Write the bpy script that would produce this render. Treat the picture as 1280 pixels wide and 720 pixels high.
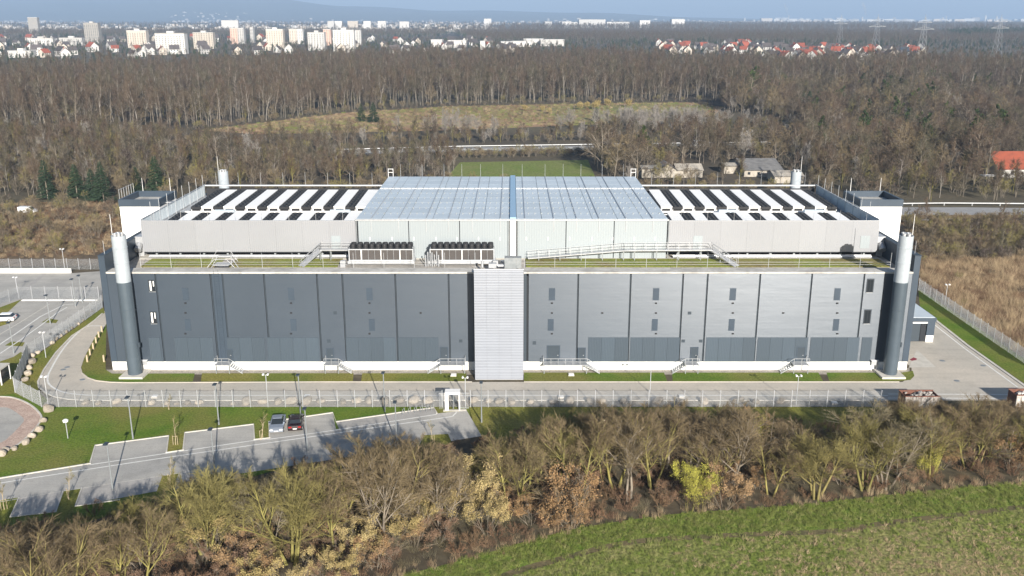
import bpy, math, random
import numpy as np
from mathutils import Vector, Matrix
from math import radians as R, sin, cos, tan, atan, pi

S = bpy.context.scene
for _o in list(bpy.data.objects):
    bpy.data.objects.remove(_o)
COL = S.collection

# ------------------------------------------------------------------ camera, world, sun, exposure
CH = 53.0                      # drone height over the site
FPX = 1160.0                   # focal length in 1280-wide pixels
TH = atan((360 - 22) / FPX)    # downward pitch
cd = bpy.data.cameras.new('camera')
cd.sensor_width = 36.0
cd.lens = 36.0 * FPX / 1280.0
cd.clip_start = 0.5
cd.clip_end = 90000
cam = bpy.data.objects.new('camera', cd)
cam.location = (0, 0, CH)
cam.rotation_euler = (pi / 2 - TH, 0, 0)
COL.objects.link(cam)
S.camera = cam

SUN_EL, SUN_AZ = R(20.4), R(164.0)        # azimuth clockwise from +Y
W = bpy.data.worlds.new('World'); S.world = W; W.use_nodes = True
nt = W.node_tree
sky = nt.nodes.new('ShaderNodeTexSky'); sky.sky_type = 'NISHITA'; sky.sun_disc = False
sky.sun_elevation = SUN_EL; sky.sun_rotation = SUN_AZ
sky.altitude = 100; sky.air_density = 1.0; sky.dust_density = 1.0; sky.ozone_density = 2.0
bg = nt.nodes['Background']; bg.inputs[1].default_value = 0.06
nt.links.new(sky.outputs[0], bg.inputs[0])
to_sun = Vector((sin(SUN_AZ) * cos(SUN_EL), cos(SUN_AZ) * cos(SUN_EL), sin(SUN_EL)))
sl = bpy.data.lights.new('sun', 'SUN'); sl.energy = 4.8; sl.angle = R(0.5); sl.color = (1.0, 0.93, 0.83)
so = bpy.data.objects.new('sun', sl); so.location = (40, -60, 120)
so.rotation_euler = (-to_sun).to_track_quat('-Z', 'Y').to_euler(); COL.objects.link(so)
S.view_settings.view_transform = 'Standard'; S.view_settings.look = 'None'
S.view_settings.exposure = 0.92; S.view_settings.gamma = 1.0; S.view_settings.use_curve_mapping = False
S.cycles.max_bounces = 6; S.cycles.diffuse_bounces = 2; S.cycles.glossy_bounces = 2
S.cycles.volume_bounces = 0; S.cycles.transparent_max_bounces = 8

# ------------------------------------------------------------------ measuring helpers (photo pixel -> place in metres)
_F = Vector((0, cos(TH), -sin(TH))); _U = Vector((0, sin(TH), cos(TH)))
def ray(px, py):
    return _F + Vector((1, 0, 0)) * ((px - 640) / FPX) + _U * ((360 - py) / FPX)
def G(px, py, z=0.0):
    d = ray(px, py); t = (z - CH) / d.z
    return Vector((d.x * t, d.y * t, z))
def PY(px, py, Y):
    d = ray(px, py); t = Y / d.y
    return Vector((d.x * t, Y, CH + d.z * t))
def proj(p):
    v = Vector(p) - Vector((0, 0, CH)); Z = v.dot(_F)
    return 640 + FPX * v.x / Z, 360 - FPX * v.dot(_U) / Z

# ------------------------------------------------------------------ mesh builder
class MB:
    def __init__(s): s.v = []; s.f = []; s.m = []
    def add(s, vs, fs, mi=0):
        o = len(s.v); s.v += [tuple(p) for p in vs]
        s.f += [tuple(i + o for i in f) for f in fs]; s.m += [mi] * len(fs)
        return s
    def box(s, x0, x1, y0, y1, z0, z1, mi=0):
        return s.add([(x0,y0,z0),(x1,y0,z0),(x1,y1,z0),(x0,y1,z0),(x0,y0,z1),(x1,y0,z1),(x1,y1,z1),(x0,y1,z1)],
                     [(0,3,2,1),(4,5,6,7),(0,1,5,4),(1,2,6,5),(2,3,7,6),(3,0,4,7)], mi)
    def bar(s, a, b, w, h=None, mi=0):
        h = h or w; a = Vector(a); b = Vector(b); d = (b - a).normalized()
        x = d.cross(Vector((0,0,1)))
        x = x.normalized() if x.length > 1e-4 else Vector((1,0,0))
        y = x.cross(d).normalized(); x = x * w / 2; y = y * h / 2
        vs = [a-x-y, a+x-y, a+x+y, a-x+y, b-x-y, b+x-y, b+x+y, b-x+y]
        return s.add(vs, [(0,1,2,3),(7,6,5,4),(0,4,5,1),(1,5,6,2),(2,6,7,3),(3,7,4,0)], mi)
    def tube(s, a, b, r0, r1=None, n=8, mi=0, caps=True):
        r1 = r0 if r1 is None else r1
        a = Vector(a); b = Vector(b); d = (b - a).normalized()
        x = d.orthogonal().normalized(); y = d.cross(x)
        vs = []
        for p, r in ((a, r0), (b, r1)):
            for i in range(n):
                t = 2 * pi * i / n
                vs.append(p + x * (r * cos(t)) + y * (r * sin(t)))
        fs = [(i, (i+1) % n, n + (i+1) % n, n + i) for i in range(n)]
        if caps: fs += [tuple(range(n))[::-1], tuple(range(n, 2*n))]
        return s.add(vs, fs, mi)
    def lathe(s, c, prof, n=24, mi=0):
        vs = []; fs = []
        for z, r in prof:
            for i in range(n):
                t = 2 * pi * i / n; vs.append((c[0] + r*cos(t), c[1] + r*sin(t), c[2] + z))
        for k in range(len(prof) - 1):
            for i in range(n):
                fs.append((k*n+i, k*n+(i+1) % n, (k+1)*n+(i+1) % n, (k+1)*n+i))
        fs.append(tuple(range(n))[::-1]); fs.append(tuple(range((len(prof)-1)*n, len(prof)*n)))
        return s.add(vs, fs, mi)
    def mesh(s, name, mats, off=(0,0,0), smooth=False):
        me = bpy.data.meshes.new(name)
        ox, oy, oz = off
        me.from_pydata([(x-ox, y-oy, z-oz) for x, y, z in s.v], [], s.f)
        for m in (mats if isinstance(mats, (list, tuple)) else [mats]): me.materials.append(m)
        if any(s.m): me.polygons.foreach_set('material_index', s.m)
        if smooth: me.polygons.foreach_set('use_smooth', [True] * len(me.polygons))
        me.update(); return me

def link(name, data, parent=None, loc=(0,0,0), rot=None):
    o = bpy.data.objects.new(name, data); COL.objects.link(o)
    o.location = loc
    if rot is not None: o.rotation_euler = rot
    if parent is not None: o.parent = parent
    return o
def tag(o, label=None, cat=None, group=None, kind=None):
    if label: o['label'] = label
    if cat: o['category'] = cat
    if group: o['group'] = group
    if kind: o['kind'] = kind
    return o
def thing(name, label, cat, loc=(0,0,0), rz=0.0, group=None):
    o = link(name, None, None, loc, (0,0,rz)); o.empty_display_size = 0.5
    return tag(o, label, cat, group)
def part(name, mb, m, parent, off=(0,0,0), smooth=False):
    return link(name, mb.mesh(name, m, off, smooth), parent)
def struct(name, mb, m, smooth=False):
    return tag(link(name, mb.mesh(name, m, (0,0,0), smooth)), kind='structure')
def copy_tree(o, parent=None, loc=None, rz=None, sc=None):
    c = o.copy(); COL.objects.link(c)
    if parent is not None: c.parent = parent
    if loc is not None: c.location = loc
    if rz is not None: c.rotation_euler = (0, 0, rz)
    if sc is not None: c.scale = (sc, sc, sc) if not isinstance(sc, (tuple, list)) else sc
    for ch in list(o.children): copy_tree(ch, c)
    return c
ORD = ['first','second','third','fourth','fifth','sixth','seventh','eighth','ninth','tenth','eleventh','twelfth','thirteenth',
       'fourteenth','fifteenth','sixteenth','seventeenth','eighteenth','nineteenth','twentieth']
def ordw(i):
    if i < 20: return ORD[i]
    n = i + 1
    tens = ['','','twenty','thirty','forty','fifty','sixty','seventy','eighty','ninety']
    if n >= 100: return str(n) + 'th'
    if n % 10 == 0: return ['','','twentieth','thirtieth','fortieth','fiftieth','sixtieth','seventieth','eightieth','ninetieth'][n // 10]
    if n < 100: return tens[n // 10] + '-' + ORD[n % 10 - 1]
    return str(n) + 'th'

# ------------------------------------------------------------------ materials
def srgb(r, g, b):
    f = lambda c: (c/255/12.92) if c/255 <= 0.04045 else ((c/255+0.055)/1.055)**2.4
    return (f(r), f(g), f(b), 1)
def A(c, k=1.0): return (c[0]*k, c[1]*k, c[2]*k, 1)

def mat(name, c1, c2=None, rough=0.8, metal=0.0, scale=1.0, detail=4, bump=0.0, bscale=None, rand=None, fine=None,
        c3=None, scale3=0.1, stretch=None, spec=0.4, lo=0.35, hi=0.65):
    """Principled: base = c1..c2 by noise; c3 by a second, larger noise; rand = per-object brightness spread; fine = second fine noise contrast."""
    m = bpy.data.materials.new(name); m.use_nodes = True
    n = m.node_tree.nodes; L = m.node_tree.links
    p = n['Principled BSDF']; p.inputs['Roughness'].default_value = rough; p.inputs['Metallic'].default_value = metal
    p.inputs['Specular IOR Level'].default_value = spec
    p.inputs['Base Color'].default_value = A(c1)
    tc = n.new('ShaderNodeTexCoord'); src = tc.outputs['Object']
    if stretch:
        mp = n.new('ShaderNodeMapping'); mp.inputs['Scale'].default_value = stretch
        L.new(src, mp.inputs[0]); src = mp.outputs[0]
    def noise(sc, det):
        t = n.new('ShaderNodeTexNoise'); t.inputs['Scale'].default_value = sc; t.inputs['Detail'].default_value = det
        t.inputs['Roughness'].default_value = 0.6
        L.new(src, t.inputs['Vector']); return t.outputs[0]
    def ramp(s, lo, hi):
        mr = n.new('ShaderNodeMapRange'); mr.inputs[1].default_value = lo; mr.inputs[2].default_value = hi
        L.new(s, mr.inputs[0]); return mr.outputs[0]
    def mix(f, a, b, mode='MIX'):
        x = n.new('ShaderNodeMix'); x.data_type = 'RGBA'; x.blend_type = mode
        if isinstance(f, float): x.inputs[0].default_value = f
        else: L.new(f, x.inputs[0])
        for i, v in ((6, a), (7, b)):
            if isinstance(v, tuple): x.inputs[i].default_value = A(v)
            else: L.new(v, x.inputs[i])
        return x.outputs[2]
    out = None
    if c2 is not None: out = mix(ramp(noise(scale, detail), lo, hi), tuple(c1), tuple(c2))
    if c3 is not None: out = mix(ramp(noise(scale3, 3), 0.45, 0.62), out if out is not None else tuple(c1), tuple(c3))
    if fine:
        fs, amt = fine
        mr = n.new('ShaderNodeMapRange'); mr.inputs[1].default_value = 0.3; mr.inputs[2].default_value = 0.7
        mr.inputs[3].default_value = 1 - amt; mr.inputs[4].default_value = 1 + amt
        L.new(noise(fs, 3), mr.inputs[0])
        vm = n.new('ShaderNodeVectorMath'); vm.operation = 'SCALE'
        if out is None: vm.inputs[0].default_value = c1[:3]
        else: L.new(out, vm.inputs[0])
        L.new(mr.outputs[0], vm.inputs['Scale']); out = vm.outputs[0]
    if rand:
        oi = n.new('ShaderNodeObjectInfo')
        mr = n.new('ShaderNodeMapRange'); mr.inputs[3].default_value = 1 - rand; mr.inputs[4].default_value = 1 + rand
        L.new(oi.outputs['Random'], mr.inputs[0])
        vm = n.new('ShaderNodeVectorMath'); vm.operation = 'SCALE'
        if out is None: vm.inputs[0].default_value = c1[:3]
        else: L.new(out, vm.inputs[0])
        L.new(mr.outputs[0], vm.inputs['Scale']); out = vm.outputs[0]
    if out is not None: L.new(out, p.inputs['Base Color'])
    if bump:
        b = n.new('ShaderNodeBump'); b.inputs['Strength'].default_value = 1.0; b.inputs['Distance'].default_value = bump
        L.new(noise(bscale or scale * 6, 4), b.inputs['Height']); L.new(b.outputs[0], p.inputs['Normal'])
    return m

def ribbed(name, c, rough, metal, pitch, depth, axis='Z', c2=None, rand=0.0, spec=0.5, wave=0.0):
    """Sheet metal with a real fine corrugation (bump along one axis)."""
    m = mat(name, c, c2, rough=rough, metal=metal, scale=0.12, rand=rand or None, spec=spec)
    n = m.node_tree.nodes; L = m.node_tree.links; p = n['Principled BSDF']
    tc = n.new('ShaderNodeTexCoord'); sx = n.new('ShaderNodeSeparateXYZ'); L.new(tc.outputs['Object'], sx.inputs[0])
    k = n.new('ShaderNodeMath'); k.operation = 'MULTIPLY'; k.inputs[1].default_value = 2 * pi / pitch
    L.new(sx.outputs[axis], k.inputs[0])
    s = n.new('ShaderNodeMath'); s.operation = 'SINE'; L.new(k.outputs[0], s.inputs[0])
    b = n.new('ShaderNodeBump'); b.inputs['Distance'].default_value = depth
    L.new(s.outputs[0], b.inputs['Height']); L.new(b.outputs[0], p.inputs['Normal'])
    if wave:                       # sheets never lie quite flat, and they streak below the joints
        mp = n.new('ShaderNodeMapping'); mp.inputs['Scale'].default_value = (.25, .25, 1.1); L.new(tc.outputs['Object'], mp.inputs[0])
        t = n.new('ShaderNodeTexNoise'); t.inputs['Scale'].default_value = 1.0; t.inputs['Detail'].default_value = 3; L.new(mp.outputs[0], t.inputs['Vector'])
        b2 = n.new('ShaderNodeBump'); b2.inputs['Distance'].default_value = wave; L.new(t.outputs[0], b2.inputs['Height']); L.new(b2.outputs[0], b.inputs['Normal'])
        mp2 = n.new('ShaderNodeMapping'); mp2.inputs['Scale'].default_value = (.10, .10, 1.6); L.new(tc.outputs['Object'], mp2.inputs[0])
        t2 = n.new('ShaderNodeTexNoise'); t2.inputs['Scale'].default_value = 1.0; t2.inputs['Detail'].default_value = 4; L.new(mp2.outputs[0], t2.inputs['Vector'])
        mr = n.new('ShaderNodeMapRange'); mr.inputs[1].default_value = .3; mr.inputs[2].default_value = .7; mr.inputs[3].default_value = rough-.015; mr.inputs[4].default_value = rough+.02
        L.new(t2.outputs[0], mr.inputs[0]); L.new(mr.outputs[0], p.inputs['Roughness'])
    return m

def twigmat(name, cols, rough=0.85, stand=False):
    """Bark / leaf material: per-tree colour picked along a ramp, clumps of lighter and darker growth by noise."""
    m = bpy.data.materials.new(name); m.use_nodes = True
    n = m.node_tree.nodes; L = m.node_tree.links; p = n['Principled BSDF']
    p.inputs['Roughness'].default_value = rough; p.inputs['Specular IOR Level'].default_value = 0.15
    oi = n.new('ShaderNodeObjectInfo'); cr = n.new('ShaderNodeValToRGB')
    while len(cr.color_ramp.elements) < len(cols): cr.color_ramp.elements.new(0.5)
    for i, c in enumerate(cols):
        cr.color_ramp.elements[i].position = i / max(1, len(cols) - 1); cr.color_ramp.elements[i].color = A(c)
    if stand:
        ls = n.new('ShaderNodeVectorMath'); ls.operation = 'SCALE'; ls.inputs['Scale'].default_value = .012; L.new(oi.outputs['Location'], ls.inputs[0])
        tn = n.new('ShaderNodeTexNoise'); tn.inputs['Scale'].default_value = 1.0; tn.inputs['Detail'].default_value = 3; L.new(ls.outputs[0], tn.inputs['Vector'])
        m1 = n.new('ShaderNodeMapRange'); m1.inputs[1].default_value = .33; m1.inputs[2].default_value = .67; L.new(tn.outputs[0], m1.inputs[0])
        m2 = n.new('ShaderNodeMix'); m2.inputs[0].default_value = .45; L.new(m1.outputs[0], m2.inputs[2]); L.new(oi.outputs['Random'], m2.inputs[3]); L.new(m2.outputs[0], cr.inputs[0])
    else: L.new(oi.outputs['Random'], cr.inputs[0])
    tc = n.new('ShaderNodeTexCoord'); t = n.new('ShaderNodeTexNoise'); t.inputs['Scale'].default_value = 0.6; t.inputs['Detail'].default_value = 3
    L.new(tc.outputs['Object'], t.inputs['Vector'])
    mr = n.new('ShaderNodeMapRange'); mr.inputs[1].default_value = 0.3; mr.inputs[2].default_value = 0.7
    mr.inputs[3].default_value = 0.65; mr.inputs[4].default_value = 1.35; L.new(t.outputs[0], mr.inputs[0])
    vm = n.new('ShaderNodeVectorMath'); vm.operation = 'SCALE'; L.new(cr.outputs[0], vm.inputs[0]); L.new(mr.outputs[0], vm.inputs['Scale'])
    L.new(vm.outputs[0], p.inputs['Base Color'])
    return m

M = {}
M['soil'] = mat('forest_floor', (.085,.066,.042), (.05,.042,.03), scale=.05, fine=(.8,.35), c3=(.095,.082,.045), scale3=.01, rough=1)
M['far_land'] = mat('far_land', (.045,.04,.035), (.075,.07,.05), scale=.002, rough=1)
M['lawn'] = mat('lawn', (.080,.145,.017), (.125,.17,.028), scale=.25, fine=(3.5,.35), c3=(.165,.165,.045), scale3=.06, bump=.05, bscale=5, rough=1, spec=.1)
M['lawn_dry'] = mat('dry_lawn', (.17,.17,.035), (.22,.195,.06), scale=.4, fine=(3.5,.35), c3=(.13,.155,.03), scale3=.1, bump=.05, bscale=5, rough=1, spec=.1)
M['field'] = mat('field', (.125,.17,.032), (.21,.215,.075), scale=.35, detail=6, fine=(2.5,.5), c3=(.25,.23,.10), scale3=.03, bump=.15, bscale=3, rough=1, spec=.1)
M['field_edge'] = mat('field_edge', (.11,.17,.03), (.17,.19,.05), scale=.5, fine=(3,.45), bump=.1, bscale=3, rough=1, spec=.1)
M['track'] = mat('track', (.15,.115,.06), (.09,.085,.035), scale=.6, fine=(3,.3), rough=1)
M['straw'] = mat('straw_ground', (.22,.16,.095), (.12,.085,.05), scale=.12, fine=(1.2,.4), c3=(.09,.065,.04), scale3=.03, bump=.2, bscale=1.2, rough=1)
M['clearing'] = mat('clearing', (.34,.255,.14), (.25,.14,.085), scale=.03, detail=6, fine=(.5,.35), c3=(.20,.17,.06), scale3=.012, rough=1)
M['meadow'] = mat('meadow', (.12,.17,.025), (.16,.18,.05), scale=.08, fine=(1,.3), rough=1)
M['rough_meadow'] = mat('rough_meadow', (.25,.215,.09), (.20,.16,.08), scale=.05, detail=6, fine=(.6,.3), c3=(.16,.17,.05), scale3=.02, rough=1)
M['paving'] = mat('pale_paving', (.50,.455,.39), (.45,.415,.36), scale=.15, fine=(2.5,.07), c3=(.41,.385,.34), scale3=.05, bump=.004, bscale=12, rough=.9)
def worn(m, amt=.16):
    """patches, stains and tyre streaks on paving"""
    n = m.node_tree.nodes; L = m.node_tree.links; p = n['Principled BSDF']; src = p.inputs['Base Color'].links[0].from_socket
    tc = n.new('ShaderNodeTexCoord'); f = None
    for sc, st, lo, hi in ((.35, (1, 1, 1), .5, .72), (.5, (.12, 1.6, 1), .52, .75), (1.6, (1, 1, 1), .62, .72)):
        mp = n.new('ShaderNodeMapping'); mp.inputs['Scale'].default_value = st; L.new(tc.outputs['Object'], mp.inputs[0])
        t = n.new('ShaderNodeTexNoise'); t.inputs['Scale'].default_value = sc; t.inputs['Detail'].default_value = 6; L.new(mp.outputs[0], t.inputs['Vector'])
        mr = n.new('ShaderNodeMapRange'); mr.inputs[1].default_value = lo; mr.inputs[2].default_value = hi; mr.inputs[3].default_value = 1; mr.inputs[4].default_value = 1-amt; L.new(t.outputs[0], mr.inputs[0])
        if f is None: f = mr.outputs[0]
        else:
            mm = n.new('ShaderNodeMath'); mm.operation = 'MULTIPLY'; L.new(f, mm.inputs[0]); L.new(mr.outputs[0], mm.inputs[1]); f = mm.outputs[0]
    vm = n.new('ShaderNodeVectorMath'); vm.operation = 'SCALE'; L.new(src, vm.inputs[0]); L.new(f, vm.inputs['Scale']); L.new(vm.outputs[0], p.inputs['Base Color']); return m
M['asphalt'] = mat('worn_asphalt', (.42,.405,.375), (.36,.35,.325), scale=.2, fine=(4,.09), c3=(.32,.315,.30), scale3=.07, rough=.9)
M['asphalt_dark'] = mat('bay_paving', (.33,.32,.305), (.38,.365,.345), scale=.3, fine=(5,.12), rough=.9)
for k_ in ('asphalt', 'asphalt_dark'): worn(M[k_])
worn(M['paving'], .11)
M['gravel'] = mat('grey_gravel', (.34,.31,.265), (.24,.22,.19), scale=1.2, fine=(5,.35), rough=1, bump=.04, bscale=6)
M['pink_gravel'] = mat('pink_gravel', (.47,.36,.30), (.37,.27,.225), scale=.8, fine=(4,.25), rough=1, bump=.04, bscale=5)
M['road_far'] = mat('old_road', (.30,.30,.30), (.24,.24,.24), scale=.1, fine=(1,.1), rough=.9)
M['white_paint'] = mat('road_paint', (.70,.70,.67), (.58,.58,.56), scale=1.5, rough=.7)
M['kerb'] = mat('kerb_stone', (.55,.53,.48), (.45,.43,.39), scale=.8, rough=.9)
M['plinth'] = mat('white_plinth', (.82,.82,.80), (.74,.74,.72), scale=.5, rough=.6)
M['cladding'] = ribbed('slate_cladding', (.050,.067,.090), .34, .20, .12, .006, 'Z', (.055,.073,.097), rand=.05, spec=.80, wave=.008)
M['bay'] = ribbed('slate_bay', (.050,.070,.092), .55, .1, .25, .006, 'X', rand=.12)
M['slate'] = mat('slate_paint', (.052,.072,.098), (.046,.064,.088), scale=.4, rough=.45, metal=.2)
M['slate_dark'] = mat('dark_slate', (.035,.048,.062), rough=.5)
M['joint'] = mat('dark_joint', (.012,.015,.02), rough=.7)
M['wing'] = ribbed('light_grey_cladding', (.255,.265,.285), .5, .15, .33, .006, 'X', (.27,.28,.30), rand=.02)
M['hall'] = ribbed('pale_blue_cladding', (.275,.31,.33), .5, .1, .4, .005, 'X', rand=.02)
M['hall_roof'] = mat('pale_blue_roof_sheet', (.50,.57,.62), (.55,.61,.66), rough=.4, metal=.15, scale=.5, rand=.06)
M['tower_panel'] = ribbed('perforated_white_metal', (.245,.265,.305), .5, .2, .25, .010, 'Z', (.26,.28,.32), rand=.025)
M['white_metal'] = mat('white_metal', (.80,.80,.79), (.74,.74,.74), scale=.7, rough=.45)
M['white_cover'] = mat('white_cover', (.90,.90,.89), (.86,.86,.85), scale=.3, rough=.5)
M['silver'] = mat('galvanised_steel', (.42,.44,.46), (.52,.53,.55), scale=2, rough=.45, metal=.5)
M['grey_metal'] = mat('grey_steel', (.22,.24,.25), (.28,.30,.31), scale=1.5, rough=.5, metal=.3)
M['flue_white'] = mat('pale_flue_paint', (.36,.40,.435), (.31,.345,.38), scale=.6, fine=(2,.06), rough=.45)
M['flue_slate'] = mat('slate_flue_paint', (.085,.11,.135), (.075,.098,.12), scale=.5, rough=.4, metal=.2)
M['black'] = mat('black_plastic', (.018,.019,.022), rough=.6)
M['coil'] = ribbed('cooler_coil', (.12,.11,.105), .6, .3, .12, .02, 'X')
M['deck'] = mat('roof_gravel', (.42,.39,.35), (.33,.31,.28), scale=.6, fine=(3,.2), rough=1)
M['coping'] = mat('pale_coping', (.50,.49,.46), (.40,.39,.37), scale=.35, fine=(1.2,.15), rough=.7)
worn(M['coping'], .2); worn(M['deck'], .2)
M['sedum'] = mat('sedum', (.15,.185,.025), (.20,.21,.045), scale=.6, fine=(3,.3), c3=(.18,.15,.055), scale3=.12, rough=1, bump=.05, bscale=4)
M['screen'] = mat('translucent_screen', (.66,.72,.75), (.58,.65,.69), scale=.5, rough=.4)
M['glass'] = mat('dark_glass', (.02,.025,.03), rough=.12, spec=.6)
M['fence'] = mat('fence_steel', (.48,.50,.52), rough=.5, metal=.3)
M['boulder'] = mat('boulder_stone', (.36,.31,.25), (.27,.24,.20), scale=1.2, fine=(5,.25), rand=.3, rough=.95, bump=.08, bscale=3)
M['rust'] = mat('rusty_container', (.19,.08,.055), (.12,.055,.04), scale=1.5, fine=(4,.25), rough=.8)
M['waste'] = mat('mixed_waste', (.5,.48,.46), (.2,.17,.15), scale=3, rand=.3, rough=.9)
M['wood'] = mat('wooden_post', (.46,.38,.26), (.36,.29,.19), scale=2, rough=.9)
M['tile_red'] = mat('red_roof_tile', (.30,.075,.04), (.22,.06,.035), scale=.5, rand=.25, rough=.85)
M['tile_dark'] = mat('dark_roof_tile', (.07,.06,.06), (.10,.085,.08), scale=.5, rand=.3, rough=.85)
M['render_white'] = mat('white_render', (.58,.57,.55), (.52,.51,.49), scale=.2, rand=.18, rough=.9)
M['render_cream'] = mat('cream_render', (.54,.48,.41), (.50,.45,.39), scale=.2, rand=.12, rough=.9)
M['render_pink'] = mat('pink_render', (.60,.42,.34), rough=.9)
M['render_grey'] = mat('grey_render', (.36,.34,.31), (.30,.29,.27), scale=.2, rand=.1, rough=.9)
M['old_wall'] = mat('weathered_wall', (.40,.365,.31), (.27,.25,.22), scale=.4, fine=(2,.2), rough=.95)
M['old_roof'] = mat('weathered_roof', (.20,.195,.19), (.13,.13,.13), scale=.5, fine=(2,.2), rough=.9)
M['hill'] = mat('wooded_hill', (.05,.06,.05), (.08,.085,.06), scale=.0012, detail=8, rough=1)
# plants
M['mossy'] = twigmat('mossy_bark', [(.215,.19,.06), (.185,.17,.06), (.24,.215,.075), (.195,.165,.07)])
M['greybark'] = twigmat('grey_bark', [(.22,.19,.15), (.17,.145,.115), (.27,.235,.19)])
M['palebark'] = twigmat('pale_bark', [(.27,.25,.22), (.20,.185,.16), (.33,.30,.27), (.17,.155,.13)])
M['twig_green'] = twigmat('olive_twigs', [(.20,.18,.065), (.19,.165,.065), (.215,.19,.075)])
M['twig_red'] = twigmat('brown_twigs', [(.19,.15,.085), (.17,.13,.078), (.21,.165,.095)])
M['twig_grey'] = twigmat('grey_brown_twigs', [(.15,.132,.085), (.175,.15,.092), (.14,.128,.09)])
M['wood_twig'] = twigmat('forest_twigs', [(.058,.050,.044), (.085,.076,.050), (.095,.070,.052), (.12,.085,.060), (.10,.092,.060), (.075,.058,.052), (.135,.105,.070)], stand=True)
M['silver_twig'] = twigmat('silver_twigs', [(.28,.26,.24), (.24,.22,.20)])
M['leaf_gold'] = twigmat('straw_yellow_leaves', [(.36,.285,.12), (.32,.25,.11), (.39,.31,.15)])
M['leaf_lime'] = twigmat('yellow_green_leaves', [(.34,.33,.06), (.38,.35,.08)])
M['leaf_tan'] = twigmat('tan_leaves', [(.30,.19,.095), (.26,.165,.085), (.33,.22,.12)])
M['leaf_pink'] = twigmat('faded_brown_leaves', [(.20,.125,.08), (.23,.15,.10), (.18,.12,.085)])
M['bramble'] = twigmat('russet_brambles', [(.19,.115,.07), (.165,.105,.07), (.20,.135,.08)])
M['drygrass'] = twigmat('dry_grass', [(.38,.29,.18), (.32,.24,.15), (.42,.33,.21)])
M['stubble'] = twigmat('stubble_grass', [(.14,.20,.035), (.23,.24,.085), (.17,.215,.045), (.28,.265,.12), (.125,.18,.03), (.19,.22,.06)])
M['grass_tuft'] = twigmat('green_grass', [(.145,.19,.04), (.18,.21,.06), (.135,.17,.04), (.23,.225,.09)])
M['needle'] = twigmat('conifer_needles', [(.022,.042,.022), (.030,.05,.025), (.026,.045,.03)])
M['ivy'] = twigmat('evergreen_leaves', [(.035,.055,.02), (.05,.07,.02)])

# ------------------------------------------------------------------ the ground and everything laid on it
TREES_BELOW = None
def sheet(name, pts, z, m, world=False):
    ps = [p if world else G(*p) for p in pts]
    return struct(name, MB().add([(p[0], p[1], z) for p in ps], [tuple(range(len(ps)))]), m)
def offset_line(ps, w):
    """left and right rails of a ribbon of width w along ground points ps"""
    a, b = [], []
    for i, p in enumerate(ps):
        d = (ps[min(i+1, len(ps)-1)] - ps[max(i-1, 0)]); d.z = 0; d.normalize()
        nrm = Vector((-d.y, d.x, 0)) * (w / 2)
        a.append(p + nrm); b.append(p - nrm)
    return a, b
def smooth(ps, n=4):
    """Catmull-Rom through ground points"""
    out = []
    for i in range(len(ps) - 1):
        p0, p1, p2, p3 = ps[max(i-1, 0)], ps[i], ps[i+1], ps[min(i+2, len(ps)-1)]
        for k in range(n):
            t = k / n
            out.append(0.5 * ((2*p1) + (p2-p0)*t + (2*p0-5*p1+4*p2-p3)*t*t + (3*p1-p0-3*p2+p3)*t**3))
    out.append(ps[-1]); return out
def ribbon(name, pts, w, z, m, sm=True, world=False):
    ps = [Vector(p) if world else G(*p) for p in pts]
    if sm: ps = smooth(ps)
    a, b = offset_line(ps, w); n = len(ps)
    return struct(name, MB().add([(p.x, p.y, z) for p in a] + [(p.x, p.y, z) for p in b],
                  [(i, n+i, n+i+1, i+1) for i in range(n-1)]), m)
def kerb(name, pts, w=.22, h=.11, m=None, sm=False, z0=0.0):
    ps = [G(*p) for p in pts]
    if sm: ps = smooth(ps)
    a, b = offset_line(ps, w); n = len(ps)
    vs = [(p.x, p.y, z0) for p in a] + [(p.x, p.y, z0) for p in b] + [(p.x, p.y, h) for p in a] + [(p.x, p.y, h) for p in b]
    fs = []
    for i in range(n-1):
        fs += [(2*n+i, 3*n+i, 3*n+i+1, 2*n+i+1), (i, 2*n+i, 2*n+i+1, i+1), (n+i, n+i+1, 3*n+i+1, 3*n+i)]
    fs += [(0, n, 3*n, 2*n), (n-1, 3*n-1, 4*n-1, 2*n-1)]
    return struct(name, MB().add(vs, fs), m or M['kerb'])

mb = MB()      # one sheet to the horizon, finer near the site
xs = [-26000, -9000, -3000, -1000, -300, 300, 1000, 3000, 9000, 26000]
ys = [-60, 60, 300, 1000, 3000, 9000, 30000]
mb.add([(x, y, 0) for y in ys for x in xs], [(j*10+i, j*10+i+1, (j+1)*10+i+1, (j+1)*10+i) for j in range(6) for i in range(9)])
struct('ground', mb, M['soil'])
sheet('plain', [(-26000,1900), (26000,1900), (26000,29900), (-26000,29900)], .05, M['far_land'], True)

# foreground field with its green headland and the wheel track
EDGE = [(440,740),(500,720),(540,710),(600,694),(660,676),(720,661),(800,648),(860,641),(920,637),(1000,631),(1100,620),(1200,610),(1300,602),(1420,590)]
e = [G(*p) for p in EDGE]
far = [Vector((e[-1].x + 60, e[-1].y, 0)), Vector((e[-1].x + 60, 50, 0)), Vector((-20, 50, 0))]
sheet('field', [(p.x, p.y) for p in e + far], .004, M['field'], True)
TRK = [(500,768),(560,748),(640,716),(700,699),(780,679),(860,672),(960,667),(1040,664),(1120,652),(1200,643),(1290,632),(1420,617)]
tk = smooth([G(*p) for p in TRK]); es = smooth([G(*p) for p in EDGE])
sheet('field_headland', [(p.x, p.y) for p in es] + [(p.x, p.y) for p in tk[::-1]], .008, M['field_edge'], True)
ribbon('wheel_track', TRK, .9, .012, M['track'])

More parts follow.
